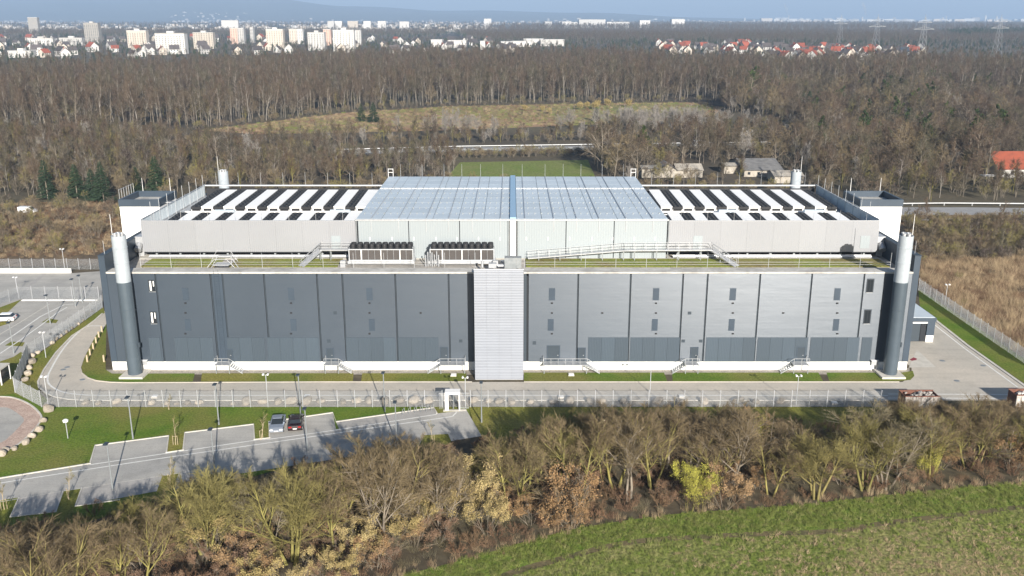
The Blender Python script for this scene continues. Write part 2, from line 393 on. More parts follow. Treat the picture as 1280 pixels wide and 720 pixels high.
# lawns and paving of the site
sheet('lawn', [(-160,500),(-60,470),(19,491),(52,508.6),(300,508.6),(586,508.6),(592,530),(560,548),(430,565),(300,600),(150,640),(-10,690),(-160,690)], .004, M['lawn'])
sheet('lawn', [(586,508.6),(1100,508.6),(1290,515),(1290,560),(900,556),(640,562),(592,540)], .004, M['lawn_dry'])
sheet('gravel_strip', [(66,496),(112,500),(1110,500),(1110,508.3),(52,508.6),(44,500)], .004, M['gravel'])
# inner road round the building, the right yard
INNER = [(133,404),(129,412),(120,419),(112.5,432.5),(105,447.5),(100.8,460),(102.5,466.5),(110,472.5),(120,476),(137.5,478),(160,478.6)]
OUTER = [(128,392),(119,400),(109,407.5),(90,420),(70,441),(55,462.5),(47.5,477.5),(48.5,484),(57,491),(68,496),(87,499.3),(112,500.6)]
o_ = [G(*p) for p in OUTER]; i_ = [G(*p) for p in INNER]
back = [Vector((-66, 210, 0)), Vector((-84, 210, 0))]
yard = [G(1290,500.6), G(1290,487), G(1280,482), G(1210,432.5), G(1167.5,399), G(1148,384)]
ring = smooth(o_) + [G(600,500.6), G(1110,500.6)] + yard + [Vector((80,205,0)), Vector((64,205,0)), Vector((63,137,0)), G(1140,470), G(1128,477.5), G(640,477.5)] + smooth(i_)[::-1] + back
sheet('site_road', [(p.x, p.y) for p in ring], .008, M['paving'], True)
ribbon('road_line', [(131,407.5),(109,408),(98,415.5),(86,427.5),(77,439),(70,450),(63.5,462),(60,470),(60.5,479),(70,486.5),(85,491.5),(112,494.2)], .28, .013, M['white_paint'])
ribbon('road_line', [(112,494.2),(400,494.4),(800,494.4),(1110,494.4)], .28, .013, M['white_paint'], False)
ribbon('road_line', [(1110,492.6),(1180,492.8),(1262,493.2)], .25, .013, M['white_paint'], False)
ribbon('road_line', [(1110,497.6),(1180,497.8),(1262,498)], .25, .013, M['white_paint'], False)
kerb('road_kerb', OUTER + [(300,500.6),(700,500.6),(1110,500.6)], .28, .1)
kerb('road_kerb', [(1167.5,399),(1210,432.5),(1280,482),(1292,490)], .45, .1)
ribbon('road_line', [(1163,402),(1205,435),(1272,484)], .25, .013, M['white_paint'], False)
kerb('road_kerb', INNER + [(400,477.6),(590,477.6)], .14, .1, M['paving'])
kerb('road_kerb', [(655,477.6),(900,477.6),(1124,477.6)], .14, .1, M['paving'])
# grass strips under the facade, grey walk between them and the plinth
sheet('facade_walk', [(133,462),(1137,460),(1137,467),(1112,468),(592,468.4),(136,468)], .012, M['gravel'])
gi = smooth(i_)
sheet('grass_strip', [(p.x, p.y) for p in gi] + [tuple(G(241,477.2).xy), tuple(G(243.5,466.8).xy), tuple(G(170,467).xy), tuple(G(140,467).xy), tuple(G(132,462).xy)], .016, M['lawn'], True)
for a in ([(251,477.2),(252.5,466.6),(442,466.6),(441,477.2)], [(451,477.2),(453,466.6),(583,466.6),(583,477.2)]):
    sheet('grass_strip', a, .016, M['lawn_dry'])
for a in ([(655,476.8),(655,465.8),(830,465.8),(834,476.8)], [(841,476.8),(840,465.8),(1023,465.8),(1029,476.8)],
          [(1037,476.8),(1033,465.8),(1096,465.8),(1100,470),(1126,466),(1141,463.5),(1143,470),(1138,475),(1122,476.8)]):
    sheet('grass_strip', a, .016, M['lawn'])
sheet('delivery_apron', [(1136,459.5),(1146,437),(1170,459)], .014, M['kerb'])
sheet('grass_verge', [(1148,364),(1150,362),(1292,456),(1292,488),(1280,479),(1212,432),(1168,398),(1150,383)], .012, M['lawn'])
sheet('red_ground_mark', [(1137,449.6),(1142,446.8),(1146,448.2),(1145.6,450),(1140,451.2)], .018, mat('red_marking', (.22,.03,.05)))
# car park
CP = [(-40,604),(0,598),(112.5,579.6),(208,565.6),(229,562.8),(318,549.6),(337,547.6),(424,536),(545,517),(583,512.6),(594,531),(602,545),(560,552),(470,566),(380,580),(300,592),(202,606),(100,625),(0,650),(-40,660)]
sheet('car_park_road', CP, .008, M['asphalt'])
for name, p, m in (('parking_bay', [(119,557),(211,545),(208,566),(112.5,580)], 'asphalt'), ('parking_bay', [(231,541),(317,530.5),(318,549.6),(229,563)], 'asphalt'),
                   ('parking_bay', [(336,527.5),(416,516),(420,536.6),(337,548)], 'asphalt'), ('parking_bay', [(420,527.5),(542.5,509.6),(546,517),(424,536.4)], 'asphalt_dark'),
                   ('parking_bay', [(24,622),(79,614.5),(70,640),(13,646.5)], 'asphalt_dark'), ('parking_bay', [(102.5,610),(203,595),(196,614),(94,633)], 'asphalt_dark'),
                   ('parking_bay', [(224,591),(300,579),(296,598),(216,612)], 'asphalt_dark')):
    sheet(name, p, .012, M[m])
for p in ([(-30,630),(24,622),(13,646.5),(10,660),(-40,665)], [(79,614.3),(102.5,610),(94,633),(80,660),(60,660),(70,640)], [(203,594.6),(224,591),(215,612),(200,618),(196,614)],
          [(530,544),(560,542.6),(566,556),(520,566)]):
    sheet('planted_island', p, .016, M['lawn_dry'])
sheet('planted_island', [(211,545.2),(231,541.2),(229,562.4),(208,565.2)], .012, M['lawn_dry'])
for p in ([(-40,604),(0,598),(112.5,579.6)], [(112.5,580),(119,557),(211,545),(208,566),(229,562.8),(231,541),(317,530.5),(318,549.6),(337,547.6),(336,527.5),(416,516),(420,527.5),(542.5,509.6),(546,517)]):
    kerb('bay_kerb', p, .2, .1)
kerb('bay_kerb', [(24,622),(13,646.5),(70,640),(79,614.5)], .15, .1); kerb('bay_kerb', [(102.5,610),(94,633),(150,625)], .15, .1)
ribbon('gutter_line', [(-40,611),(0,604),(112,586.5),(208,572),(337,553.5),(424,541),(500,530),(560,521.5),(567,519),(571,515)], .22, .017, M['white_paint'])
ribbon('gutter_line', [(112,581),(208,566.8),(229,563.8),(318,550.6),(337,549),(424,537),(546,518)], .22, .0165, M['white_paint'])
ribbon('bay_line', [(0,627.5),(79,614),(202,595),(300,579.5),(400,566)], .12, .017, M['kerb'], False)
kerb('gate_step', [(554,513.5),(583,512.8)], .5, .08)
# turning circle at the left edge
RO = [(-60,497),(0,496),(19,498),(37.5,506),(50,517.5),(51,526),(41,539),(25,554),(6,564),(-40,585)]
RI = [(-60,508),(0,509),(12.5,511),(25,519),(30,525),(25,532.5),(12.5,545),(0,554),(-50,575)]
sheet('gravel_ring', [(p.x, p.y) for p in smooth([G(*p) for p in RO])], .012, M['pink_gravel'], True)
sheet('turning_circle', [(p.x, p.y) for p in smooth([G(*p) for p in RI])], .016, M['asphalt'], True)
kerb('ring_kerb', RO, .25, .08, sm=True)
# left car park behind the inner fence
sheet('staff_car_park', [(-80,341),(90,341.5),(126,339),(129,384),(100,404),(62,432),(36,449),(19,478),(0,470),(-80,480)], .006, M['asphalt'])
sheet('staff_verge', [(17,492),(36,450),(62,433),(105,402),(129,384),(131,391),(119,399),(109,406.5),(90,419),(70,440),(55,461.5),(47,476.5),(47.5,486),(52,494),(60,500),(52,508)], .014, M['lawn_dry'])
for p in ([(-30,412),(-10,388),(22,376),(27,374.5),(10,390),(-10,402)], [(52,403),(60,398),(73,400),(70,404)], [(6,432),(14,427),(31,428),(28,433)], [(-20,409),(12,399),(13,404),(-20,414)],
          [(-40,462),(0,452),(17,446),(26,440),(36,446),(19,480),(17,492),(-40,500)]):
    sheet('grass_island', p, .012, M['lawn_dry'])
ribbon('road_line', [(-10,437),(20,417),(50,396),(80,381),(92,380)], .3, .013, M['white_paint'], False)
ribbon('road_line', [(0,442),(24,426),(52,406),(70,392),(84,384)], .25, .013, M['white_paint'], False)
ribbon('road_line', [(-10,424),(30,400),(62,380)], .25, .013, M['kerb'], False)
ribbon('drain_channel', [(18,374),(56,342)], .9, .013, M['asphalt_dark'], False)
kerb('road_kerb', [(28,375.5),(122,375.5)], .6, .15, M['plinth'])

# ------------------------------------------------------------------ the windowless hall (one thing, many parts)
FY = 136.0                                   # facade plane
def fx(px): return (px - 640) / FPX * (FY * cos(TH) + 37.2 * sin(TH))     # X of a seam measured at the eaves
BX0, BX1 = fx(125), fx(1149)
BC = (-0.4, FY, 0)
bld = thing('data_hall', 'long windowless slate grey hall with pale rooftop storey and white central tower', 'building', BC)
def bp(name, mb, m, parent=bld, smooth=False):
    return part(name, mb, M[m] if isinstance(m, str) else m, parent, BC if parent is bld else BC, smooth)
ZT = 15.65
# core, plinth, deck, side walls
bp('wall', MB().box(BX0+.25, BX1-.25, FY+.22, FY+55, .05, 15.2), 'joint')
bp('plinth', MB().box(BX0+.5, BX1-.5, FY-.02, FY+.2, 0, 1.38), 'plinth')
for x in [BX0+8+i*8.2 for i in range(14)]:
    bp('plinth_joint', MB().box(x-.025, x+.025, FY-.03, FY-.021, .02, 1.36), 'render_grey')
bp('roof_deck', MB().box(BX0+1, BX1-1, FY+2.3, FY+55, 15.2, 15.3), 'deck')
bp('coping', MB().box(BX0+.9, -5.7, FY-.06, FY+2.3, 15.66, 15.92), 'coping')
bp('coping', MB().box(1.8, BX1-.9, FY-.06, FY+2.3, 15.66, 15.92), 'coping')
for sx in (0, 1):
    a, b = (BX0, BX0+.95) if sx == 0 else (BX1-.95, BX1)
    bp('side_wall', MB().box(a, b, FY-.05, FY+55.3, 1.4, 18.4), 'slate')
    bp('wall_cap', MB().box(a-.05, b+.05, FY-.1, FY+55.4, 18.402, 18.5), 'slate_dark')
    bp('plinth', MB().box(a+.1, b-.1, FY-.03, FY+55, 0, 1.395), 'plinth')
bp('rear_wall', MB().box(BX0+.96, BX1-.96, FY+54.7, FY+55.2, 0, 16.4), 'slate')
# facade panels between the seams
seamL = [125, 193.75, 262.5, 277.5, 329.5, 395.75, 427.5, 493.75, 560.5, 592.5]
seamR = [655.5, 660, 723, 788.75, 854.25, 885, 950.75, 1015.5, 1081, 1149]
def panels(seams):
    for a, b in zip(seams[:-1], seams[1:]):
        x0, x1 = fx(a) + .13, fx(b) - .13
        if a == 125: x0 = BX0 + .97
        if b == 1149: x1 = BX1 - .97
        if (a, b) == (655.5, 660): continue
        m = 'slate' if (a, b) == (262.5, 277.5) else 'cladding'
        d = .10 if m == 'slate' else 0
        bp('facade_panel', MB().box(x0, x1, FY+d, FY+.2, 1.40, ZT), m)
panels(seamL); panels(seamR)
for a, b in zip(seamL[1:-1] + seamR[2:-1], seamL[2:] + seamR[3:]):
    bp('seam_strip', MB().box(fx(a)-.05, fx(a)+.05, FY+.12, FY+.19, 1.4, ZT), 'slate_dark')
def fz(py):                                   # height on the facade plane
    return PY(640, py, FY).z
def fX(px, py): return PY(px, py, FY).x
# lower bays of flat sheet, each sheet a part
def bay(pa, pb, step=1.9, seams=()):
    x0, x1 = fX(pa, 437), fX(pb, 437); n = max(1, round((x1 - x0) / step))
    for i in range(n):
        a = x0 + (x1-x0)*i/n; b = x0 + (x1-x0)*(i+1)/n
        bp('bay_sheet', MB().box(a+.012, b-.012, FY-.07, FY-.004, 1.42, 5.4), 'bay')
bay(187.5, 201, 1.7); bay(219.5, 267); bay(284.5, 331.5); bay(334.5, 399); bay(433, 495); bay(498, 548.5)
bay(735, 785); bay(787.5, 849); bay(882, 943.5); bay(946, 1009); bay(1012, 1073); bay(1076, 1089, 1.6)
# hatches, lamps, vents, doors, windows
def hatch(px, py0, py1, w=1.0, m='slate', name='hatch'):
    x = fX(px, (py0+py1)/2); f = bp(name, MB().box(x-w/2, x+w/2, FY-.05, FY-.003, fz(py1), fz(py0)), m)
    return f
for px in (690, 820, 916, 1046.5):
    hatch(px, 360, 375.5, .95); hatch(px-1.6, 398.5, 413.5, .9)
for px in (232, 364, 462): hatch(px, 360, 375, .95); hatch(px+3, 399, 413.5, .9)
for px in (690, 820, 916, 1046.5, 232, 364, 462, 753, 979, 526):
    for py in ((378.8, 391, 417) if px not in (753, 979, 526) else (391,)):
        x, z = fX(px, py), fz(py); bp('wall_lamp', MB().box(x-.14, x+.14, FY-.18, FY-.003, z-.1, z+.12), 'black')
for px, py in ((862, 391), (419, 391), (668, 428.5), (854, 426), (876, 426), (411, 426.5), (576,426)):
    x, z = fX(px, py), fz(py); bp('vent', MB().box(x-.26, x+.26, FY-.06, FY-.003, z-.24, z+.24), 'slate_dark')
def door(px0, px1, py0):
    x0, x1 = fX(px0, 445), fX(px1, 445)
    d = bp('door', MB().box(x0, x1, FY-.1, FY-.075, 1.5, fz(py0)), 'slate_dark')
    bp('door_frame', MB().box(x0-.12, x0, FY-.12, FY-.072, 1.45, fz(py0)+.1).box(x1, x1+.12, FY-.12, FY-.072, 1.45, fz(py0)+.1).box(x0, x1, FY-.12, FY-.072, fz(py0)+.003, fz(py0)+.1), 'slate', d)
    bp('handle', MB().box(x1-.3, x1-.15, FY-.15, FY-.101, 2.45, 2.52), 'silver', d)
for a in ((409, 417, 436), (551, 559.5, 434), (684.5, 699, 432), (723, 731, 435), (863.5, 871.5, 434.5), (996, 1005, 434), (284, 290.5, 437)): door(*a)
for px, y0, y1 in ((190, 349.5, 365), (192, 389, 405), (1087.5, 348.5, 366), (1084, 387, 405)):
    x = fX(px, (y0+y1)/2); z0, z1 = fz(y1), fz(y0)
    w = bp('window', MB().box(x-.58, x+.58, FY-.03, FY-.003, z0, z1), 'slate_dark')
    bp('pane', MB().box(x-.36, x+.36, FY-.04, FY-.031, z0+.2, z1-.2), 'glass', w)
    bp('frame', MB().box(x-.46, x-.37, FY-.06, FY-.031, z0+.1, z1-.1).box(x+.37, x+.46, FY-.06, FY-.031, z0+.1, z1-.1).box(x-.369, x+.369, FY-.06, FY-.031, z0+.1, z0+.19).box(x-.369, x+.369, FY-.06, FY-.031, z1-.19, z1-.1), 'joint', w)
    bp('sill', MB().box(x-.5, x+.5, FY-.12, FY-.031, z0+.02, z0+.08), 'silver', w)
    if px < 640: bp('blind', MB().box(x-.35, x-.08, FY-.045, FY-.041, z0+.24, z1-.22), 'white_metal', w); bp('blind', MB().box(x+.18, x+.34, FY-.045, FY-.041, z0+.9, z1-.22), 'white_metal', w)
    bp('mullion', MB().box(x-.02, x+.06, FY-.055, FY-.046, z0+.2, z1-.2), 'joint', w)
# central tower with its metal sheets
tx0, tx1, ty = -5.62, 1.72, 131.75
tw = bp('tower', MB().box(tx0+.1, tx1-.1, ty+.1, FY-.07, 0, 15.7), 'deck')
for r in range(17):
    for c in range(4):
        a = tx0 + (tx1-tx0)*c/4; b = tx0 + (tx1-tx0)*(c+1)/4
        bp('cladding_sheet', MB().box(a+.008, b-.008, ty, ty+.09, .08+1.02*r, .08+1.02*(r+1)-.010), 'tower_panel', tw)
for sx in (tx0, tx1-.1):
    bp('side_sheet', MB().box(sx, sx+.1, ty+.15, FY-.06, .1, 16.6), 'tower_panel', tw)
bp('tower_rim', MB().box(tx0, tx1, ty, ty+.14, 17.42, 17.5).box(tx0+.1, tx1-.1, ty+.1, ty+.14, 15.71, 17.4), 'white_metal', tw)
bp('gully', MB().box(tx1+.1, tx1+.5, FY-.02, FY+.2, 1.4, ZT), 'slate_dark')
# planted strips on the roof deck
for x0, x1 in ((-58.5, -46.6), (-44.6, -27.5), (2.2, 59.5)):
    bp('sedum_strip', MB().box(x0, x1, FY+5.1, FY+10.1, 15.3, 15.4), 'sedum')
bp('gravel_margin', MB().box(BX0+2, BX1-2, FY+10.12, FY+13, 15.3, 15.36), 'kerb')
# rooftop storey: two open pens with cladding walls either side of a roofed middle hall
UY, UZ, UB = 147.0, 21.45, 180.0
uxl, uxr, mx0, mx1 = -60.1, 59.5, -25.2, 25.2
up = bp('rooftop_storey', MB().box(uxl+.2, uxr-.2, UY+.3, UB, 16.05, 16.3), 'joint')
def wing(a, b, n):
    for i in range(n):
        x0 = a + (b-a)*i/n; x1 = a + (b-a)*(i+1)/n
        bp('wing_panel', MB().box(x0+.006, x1-.006, UY, UY+.15, 16.32, UZ), 'wing', up)
wing(uxl, mx0-.05, 8); wing(mx1+.05, uxr, 8)
for x in (-28.6, 30.2, 57.4):                               # pale doors in the pen walls
    bp('wing_door', MB().box(x-.75, x+.75, UY-.05, UY-.003, 16.9, 19.0), 'hall', up)
for a, b in ((uxl, mx0), (mx1, uxr)):
    bp('wing_cap', MB().box(a, b, UY-.03, UY+.25, UZ+.003, UZ+.08), 'silver', up)
    bp('rear_panel', MB().box(a+.2, b-.2, UB, UB+.2, 16.3, UZ-.6), 'black', up)
    bp('rear_beam', MB().box(a, b, UB-.1, UB+.25, UZ-.10, UZ+.12), 'fence', up)
    for i in range(9):
        x = a + (b-a)*(i+.5)/9
        bp('leg', MB().box(x-.15, x+.15, UY+.4, UY+.7, 15.3, 16.04), 'grey_metal', up)
    bp('pipe_run', MB().tube((a+1, UY-.25, 15.75), (b-1, UY-.25, 15.75), .16).tube((a+1, UY-.6, 15.62), (b-1, UY-.6, 15.62), .1), 'silver', up)
# side screens of translucent sheets with posts
for sx, x in ((0, uxl), (1, uxr)):
    n = 14
    for i in range(n):
        y0 = UY+.3 + (UB-UY-.5)*i/n; y1 = UY+.3 + (UB-UY-.5)*(i+1)/n
        bp('screen_sheet', MB().box(x-.06+.12*sx-.05, x-.06+.12*sx+.05, y0+.03, y1-.03, 19.6, UZ+.1), 'screen', up)
    bp('screen_rail', MB().box(x-.1, x+.1, UY+.3, UB, UZ+.11, UZ+.2).box(x-.1, x+.1, UY+.3, UB, 19.45, 19.58), 'silver', up)
    bp('side_panel', MB().box(x-.08, x+.08, UY+.3, UB, 16.3, 19.44), 'wing', up)
    w0, w1 = (x+.15, x+1.7) if sx == 0 else (x-1.7, x-.15)
    bp('walkway', MB().box(w0, w1, UY+.5, UB-.5, 19.35, 19.44), 'silver', up)
    for i in range(9):
        y = UY+.6 + i*(UB-UY-1)/8.3
        bp('screen_post', MB().tube((x+(.12 if sx == 0 else -.12), y, 19.4), (x+(.12 if sx == 0 else -.12), y, UZ+2.3), .035, n=5), 'fence', up)
# middle hall
HB = 188.5; HZ = 21.82
hall = bp('middle_hall', MB().box(mx0+.2, mx1-.2, UY-.1, HB, 15.3, HZ-.35), 'joint')
hs = [447.5, 511, 574.5, 637, 645.5, 707.5, 767.5, 834]
hx = [(p-640)/FPX*150.2 for p in hs]
for i in range(7):
    m = 'white_metal' if i == 3 else 'hall'
    bp('hall_panel', MB().box(hx[i]+.07, hx[i+1]-.07, UY-.3, UY-.11, 15.35, HZ-.25), m, hall)
for x in (hx[0]-.2, hx[3]-.22, hx[4]+.2, hx[7]+.2):
    bp('downpipe', MB().tube((x, UY-.42, 15.4), (x, UY-.42, HZ-.2), .09, n=6), 'grey_metal', hall)
bp('gutter', MB().box(mx0-.1, mx1+.1, UY-.5, UY-.1, HZ-.24, HZ-.02), 'silver', hall)
NR = 9
for half, (a, b) in enumerate(((mx0, hx[3]), (hx[4], mx1))):
    for c in range(6):
        x0 = a + (b-a)*c/6; x1 = a + (b-a)*(c+1)/6
        for r in range(NR):
            y0 = UY-.1 + (HB-UY)*r/NR; y1 = UY-.1 + (HB-UY)*(r+1)/NR
            bp('roof_sheet', MB().box(x0+.04, x1-.04, y0+.03, y1-.03, HZ-.12, HZ), 'hall_roof', hall)
bp('roof_underlay', MB().box(mx0+.1, mx1-.1, UY-.05, HB-.1, HZ-.34, HZ-.13), 'grey_metal', hall)
yw = UY + (HB-UY)*.66
bp('roof_rail', MB().box(mx0+.2, hx[3]-.1, yw-.09, yw+.09, HZ+.02, HZ+.12).box(hx[4]+.1, mx1-.2, yw-.09, yw+.09, HZ+.02, HZ+.12), 'white_metal', hall)
bp('ridge_strip', MB().box(hx[3]+.05, hx[4]-.05, UY-.1, HB, HZ-.1, HZ+.25), mat('blue_strip', (.26,.40,.55), rough=.5), hall)
cw = [464.5, 498.5, 533, 561, 590.5, 625.5, 656, 692, 720.5, 748.5, 782, 815.5]
for p in cw:
    x = (p-640)/FPX*150.2
    bp('conductor_wire', MB().bar((x, UY-.2, HZ+.1), (x, HB, HZ+.1), .11, .05).bar((x, UY-.36, HZ+.05), (x, UY-.36, HZ-2.1), .07), 'silver', hall)
    bp('lightning_rod', MB().tube((x, HB-.2, HZ), (x, HB-.2, HZ+2.6), .035, .02, 5), 'silver', hall)
for r in range(1, 7):                                       # rows of wire holders across the roof
    mb = MB(); y = UY + (HB-UY)*(r/9.0) - .6
    for i in range(46):
        x = mx0 + .8 + i*(mx1-mx0-1.6)/45
        mb.box(x-.09, x+.09, y-.09, y+.09, HZ+.005, HZ+.16)
    tag(bp('wire_holders', mb, 'grey_metal', hall), kind='stuff')
for sx in (mx0+.4, mx1-.4):                                 # small ladder frames at the hall's rear corners
    bp('ladder_frame', MB().bar((sx-.5, HB+.2, HZ-1), (sx-.5, HB+.2, HZ+1.6), .08).bar((sx+.5, HB+.2, HZ-1), (sx+.5, HB+.2, HZ+1.6), .08)
       .bar((sx-.5, HB+.2, HZ+1.5), (sx+.5, HB+.2, HZ+1.5), .08).bar((sx-.5, HB+.2, HZ+.8), (sx+.5, HB+.2, HZ+.8), .08), 'white_metal', hall)
for p in (462, 490, 517, 545, 571, 598, 625, 658, 685, 712, 740, 766, 793, 819):
    x = (p-640)/FPX*150.2; bp('wall_light', MB().box(x-.07, x+.07, UY-.38, UY-.303, 18.35, 18.85), 'white_metal', hall)
# lightning rods along the pens' walls and railings on the parapet
for a, b in ((uxl, mx0), (mx1, uxr)):
    for i in range(8):
        x = a + (b-a)*(i+.5)/8
        bp('lightning_rod', MB().tube((x, UY+.3, UZ-.3), (x, UY+.3, UZ+1.7), .032, .02, 5), 'silver', up)
        bp('lightning_rod', MB().tube((x, UB+.3, UZ), (x, UB+.3, UZ+2.5), .035, .02, 5), 'silver', up)
ry = FY + 2.9
for a, b in ((-57.5, -5.7), (1.9, 58.6)):
    bp('railing', MB().bar((a, ry, 16.7), (b, ry, 16.7), .035).bar((a, ry, 16.3), (b, ry, 16.3), .03), 'silver')
    n = round((b-a)/4.6)
    for i in range(n+1):
        x = a + (b-a)*i/n
        bp('roof_post', MB().tube((x, ry+.06, 15.3), (x, ry+.06, 18.2), .035, .025, 5), 'fence')
for sx, x in ((0, BX0+.5), (1, BX1-.5)):
    for y, h in ((FY+1.2, 2.0), (FY+20, 2.4), (FY+38, 2.4)):
        bp('lightning_rod', MB().tube((x, y, 18.5), (x, y, 18.5+h), .035, .025, 5), 'fence')
# stile over the parapet with the facade ladder, small roof plant beside it
sx0 = fx(270)
bp('parapet_stile', MB().bar((sx0-2.1, ry-.4, 15.95), (sx0-1, ry-.4, 17.2), .1).bar((sx0+2.1, ry-.4, 15.95), (sx0+1, ry-.4, 17.2), .1).bar((sx0-1, ry-.4, 17.2), (sx0+1, ry-.4, 17.2), .1)
   .bar((sx0-2.1, ry+1.6, 15.4), (sx0-1, ry+1.6, 17.2), .1).bar((sx0+2.1, ry+1.6, 15.4), (sx0+1, ry+1.6, 17.2), .1).bar((sx0-1, ry+1.6, 17.2), (sx0+1, ry+1.6, 17.2), .1)
   .box(sx0-1.2, sx0+1.2, ry-.4, ry+1.6, 16.2, 16.26).bar((sx0-2.1, ry+1.6, 16.4), (sx0-1, ry+1.6, 18.2), .07).bar((sx0+1, ry+1.6, 18.2), (sx0+2.1, ry+1.6, 16.4), .07).bar((sx0-1, ry+1.6, 18.2), (sx0+1, ry+1.6, 18.2), .07), 'silver')
mb = MB().bar((sx0-.35, FY-.16, 1.6), (sx0-.35, FY-.16, 16.2), .04).bar((sx0+.35, FY-.16, 1.6), (sx0+.35, FY-.16, 16.2), .04)
for i in range(36): mb.bar((sx0-.35, FY-.16, 2 + i*.39), (sx0+.35, FY-.16, 2 + i*.39), .02)
bp('facade_ladder', mb, 'slate')
bp('tower_plant_box', MB().box(-1.15, .62, FY+1.9, FY+3.4, 15.93, 17.6).box(.66, 1.45, FY+2.1, FY+3.4, 15.93, 17.55), 'grey_metal')
bp('duct_elbow', MB().box(-3.6, -2.4, FY+2.2, FY+3.2, 15.93, 16.6).tube((-2.2, FY+2.7, 16.2), (-1.2, FY+2.7, 16.2), .25, n=10).tube((-4.6, FY+2.6, 15.93), (-4.6, FY+2.6, 17.0), .2, n=10), 'silver')
for i in range(7):                                          # pipework, valves between and beside the two chiller banks
    x = -13.6 + i*.34; bp('pipe', MB().tube((x, FY+5.4+.3*(i % 3), 15.3), (x, FY+5.4+.3*(i % 3), 17.2+.4*(i % 2)), .11, n=6), 'silver')
for x in (-26.6, -2.6, -1.4):
    bp('valve_box', MB().box(x-.4, x+.4, FY+5, FY+5.8, 15.3, 16.3), 'silver')
for sx in (0, 1):                                            # ducts at the storey's two outer corners
    x = uxl-.9 if sx == 0 else uxr+.9
    bp('corner_duct', MB().box(x-.7, x+.7, UY+1, UY+3.4, 16.2, 18.6).tube((x, UY+.9, 17.4), (x, UY-.1, 16.6), .55, .6, 10).box(x-.5, x+.5, UY+1.2, UY+3, 15.3, 16.19), 'silver')
# white stair blocks at both sides
for sx, (a, b) in enumerate(((-71.0, -63.6), (62.8, 70.6))):
    y0, y1 = 165, 174
    t = thing('stair_block', ['white stair block with slate parapet beside the left roof pen', 'white stair block with slate parapet beside the right roof pen'][sx], 'stair tower', ((a+b)/2, y0, 0), 0, 'white stair blocks beside the hall')
    off = ((a+b)/2, y0, 0)
    def sp(n_, mb_, m_): return part(n_, mb_, M[m_], t, off)
    sp('wall', MB().box(a+.1, b-.1, y0+.1, y1-.1, 0, 20.2), 'white_cover')
    sp('parapet', MB().box(a, b, y0, y0+.4, 20.21, 21.5).box(a, b, y1-.4, y1, 20.21, 21.5).box(a, a+.4, y0+.41, y1-.41, 20.21, 21.5).box(b-.4, b, y0+.41, y1-.41, 20.21, 21.5), 'slate')
    sp('roof', MB().box(a+.41, b-.41, y0+.41, y1-.41, 20.21, 20.4), 'coping')
    sp('access_bridge', MB().box(b if sx == 0 else uxr+.3, uxl-.3 if sx == 0 else a, y0+3, y0+4.4, 20.3, 20.45), 'silver')
    mb = MB()
    for i in range(7):
        y = y0+1 + i*1.1; xx = a-.1 if sx == 0 else a+.3
        mb.bar((xx, y, 21.0), (xx, y, 23.2), .07)
    mb.bar((a-.1 if sx == 0 else a+.3, y0+1, 23.1), (a-.1 if sx == 0 else a+.3, y0+7.6, 23.1), .06)
    if sx == 0: sp('railing', mb, 'silver')
    else: sp('roof_opening', MB().box(b-2.6, b-.8, y0+2, y0+5, 20.41, 20.6), 'slate_dark')
    for x, y in ((a+1.2, y1-.3), (b-1, y1-.3)):
        sp('lightning_rod', MB().tube((x, y, 21.5), (x, y, 24), .05, .03, 5), 'white_metal')

# ------------------------------------------------------------------ flue stacks at the four corners
def flue(x, y, label):
    t = thing('flue_stack', label, 'chimney', (x, y, 0), 0, 'round flue stacks at the corners of the hall')
    part('footing', MB().box(-1.8, 1.8, -1.8, 1.8, 0, .3), M['kerb'], t)
    part('lower_shell', MB().lathe((0,0,0), [(.3,1.03),(5.4,1.03),(5.42,1.06),(5.55,1.06),(5.57,1.03),(10.6,1.03),(10.62,1.06),(10.75,1.06),(10.77,1.03),(15.0,1.03)], 32), M['flue_slate'], t, smooth=False)
    part('upper_shell', MB().lathe((0,0,0), [(15.0,1.05),(17.9,1.05),(17.92,1.08),(18.05,1.08),(18.07,1.05),(20.2,1.05),(20.22,1.08),(20.35,1.08),(20.37,1.05),(22.1,1.05),(22.1,.95),(21.6,.93)], 32), M['flue_white'], t)
    for k in range(4):
        a = k*pi/2 + .5; px, py = .48*cos(a), .48*sin(a)
        part('flue_pipe', MB().lathe((px, py, 0), [(21.6,.28),(22.3,.28),(22.32,.34),(22.44,.34),(22.44,.24),(22.1,.22)], 14), M['silver'], t)
    part('lightning_rod', MB().tube((-1.03 if x < 0 else 1.03, .3, 21), (-1.03 if x < 0 else 1.03, .3, 25.2), .045, .03, 5), M['white_metal'], t)
    part('cable_tray', MB().box(1.0, 1.12, -.12, .12, .31, 15.0).box(1.121, 1.3, -.18, .18, 4.6, 5.3), M['slate_dark'], t)
    for s in (-1, 1):
        part('bracket', MB().box(s*.5-.06, s*.5+.06, 1.0, FY-y+.02 if y < 140 else 1.6, 9.9, 10.1), M['slate_dark'], t)
flue(-58.2, 133.9, 'slate and white round flue stack in front of the facade at its left end')
flue(58.3, 133.9, 'slate and white round flue stack in front of the facade at its right end')
flue(-60.5, 193.2, 'round flue stack whose white top shows behind the left roof pen')
flue(59.5, 193.2, 'round flue stack whose white top shows behind the right roof pen')

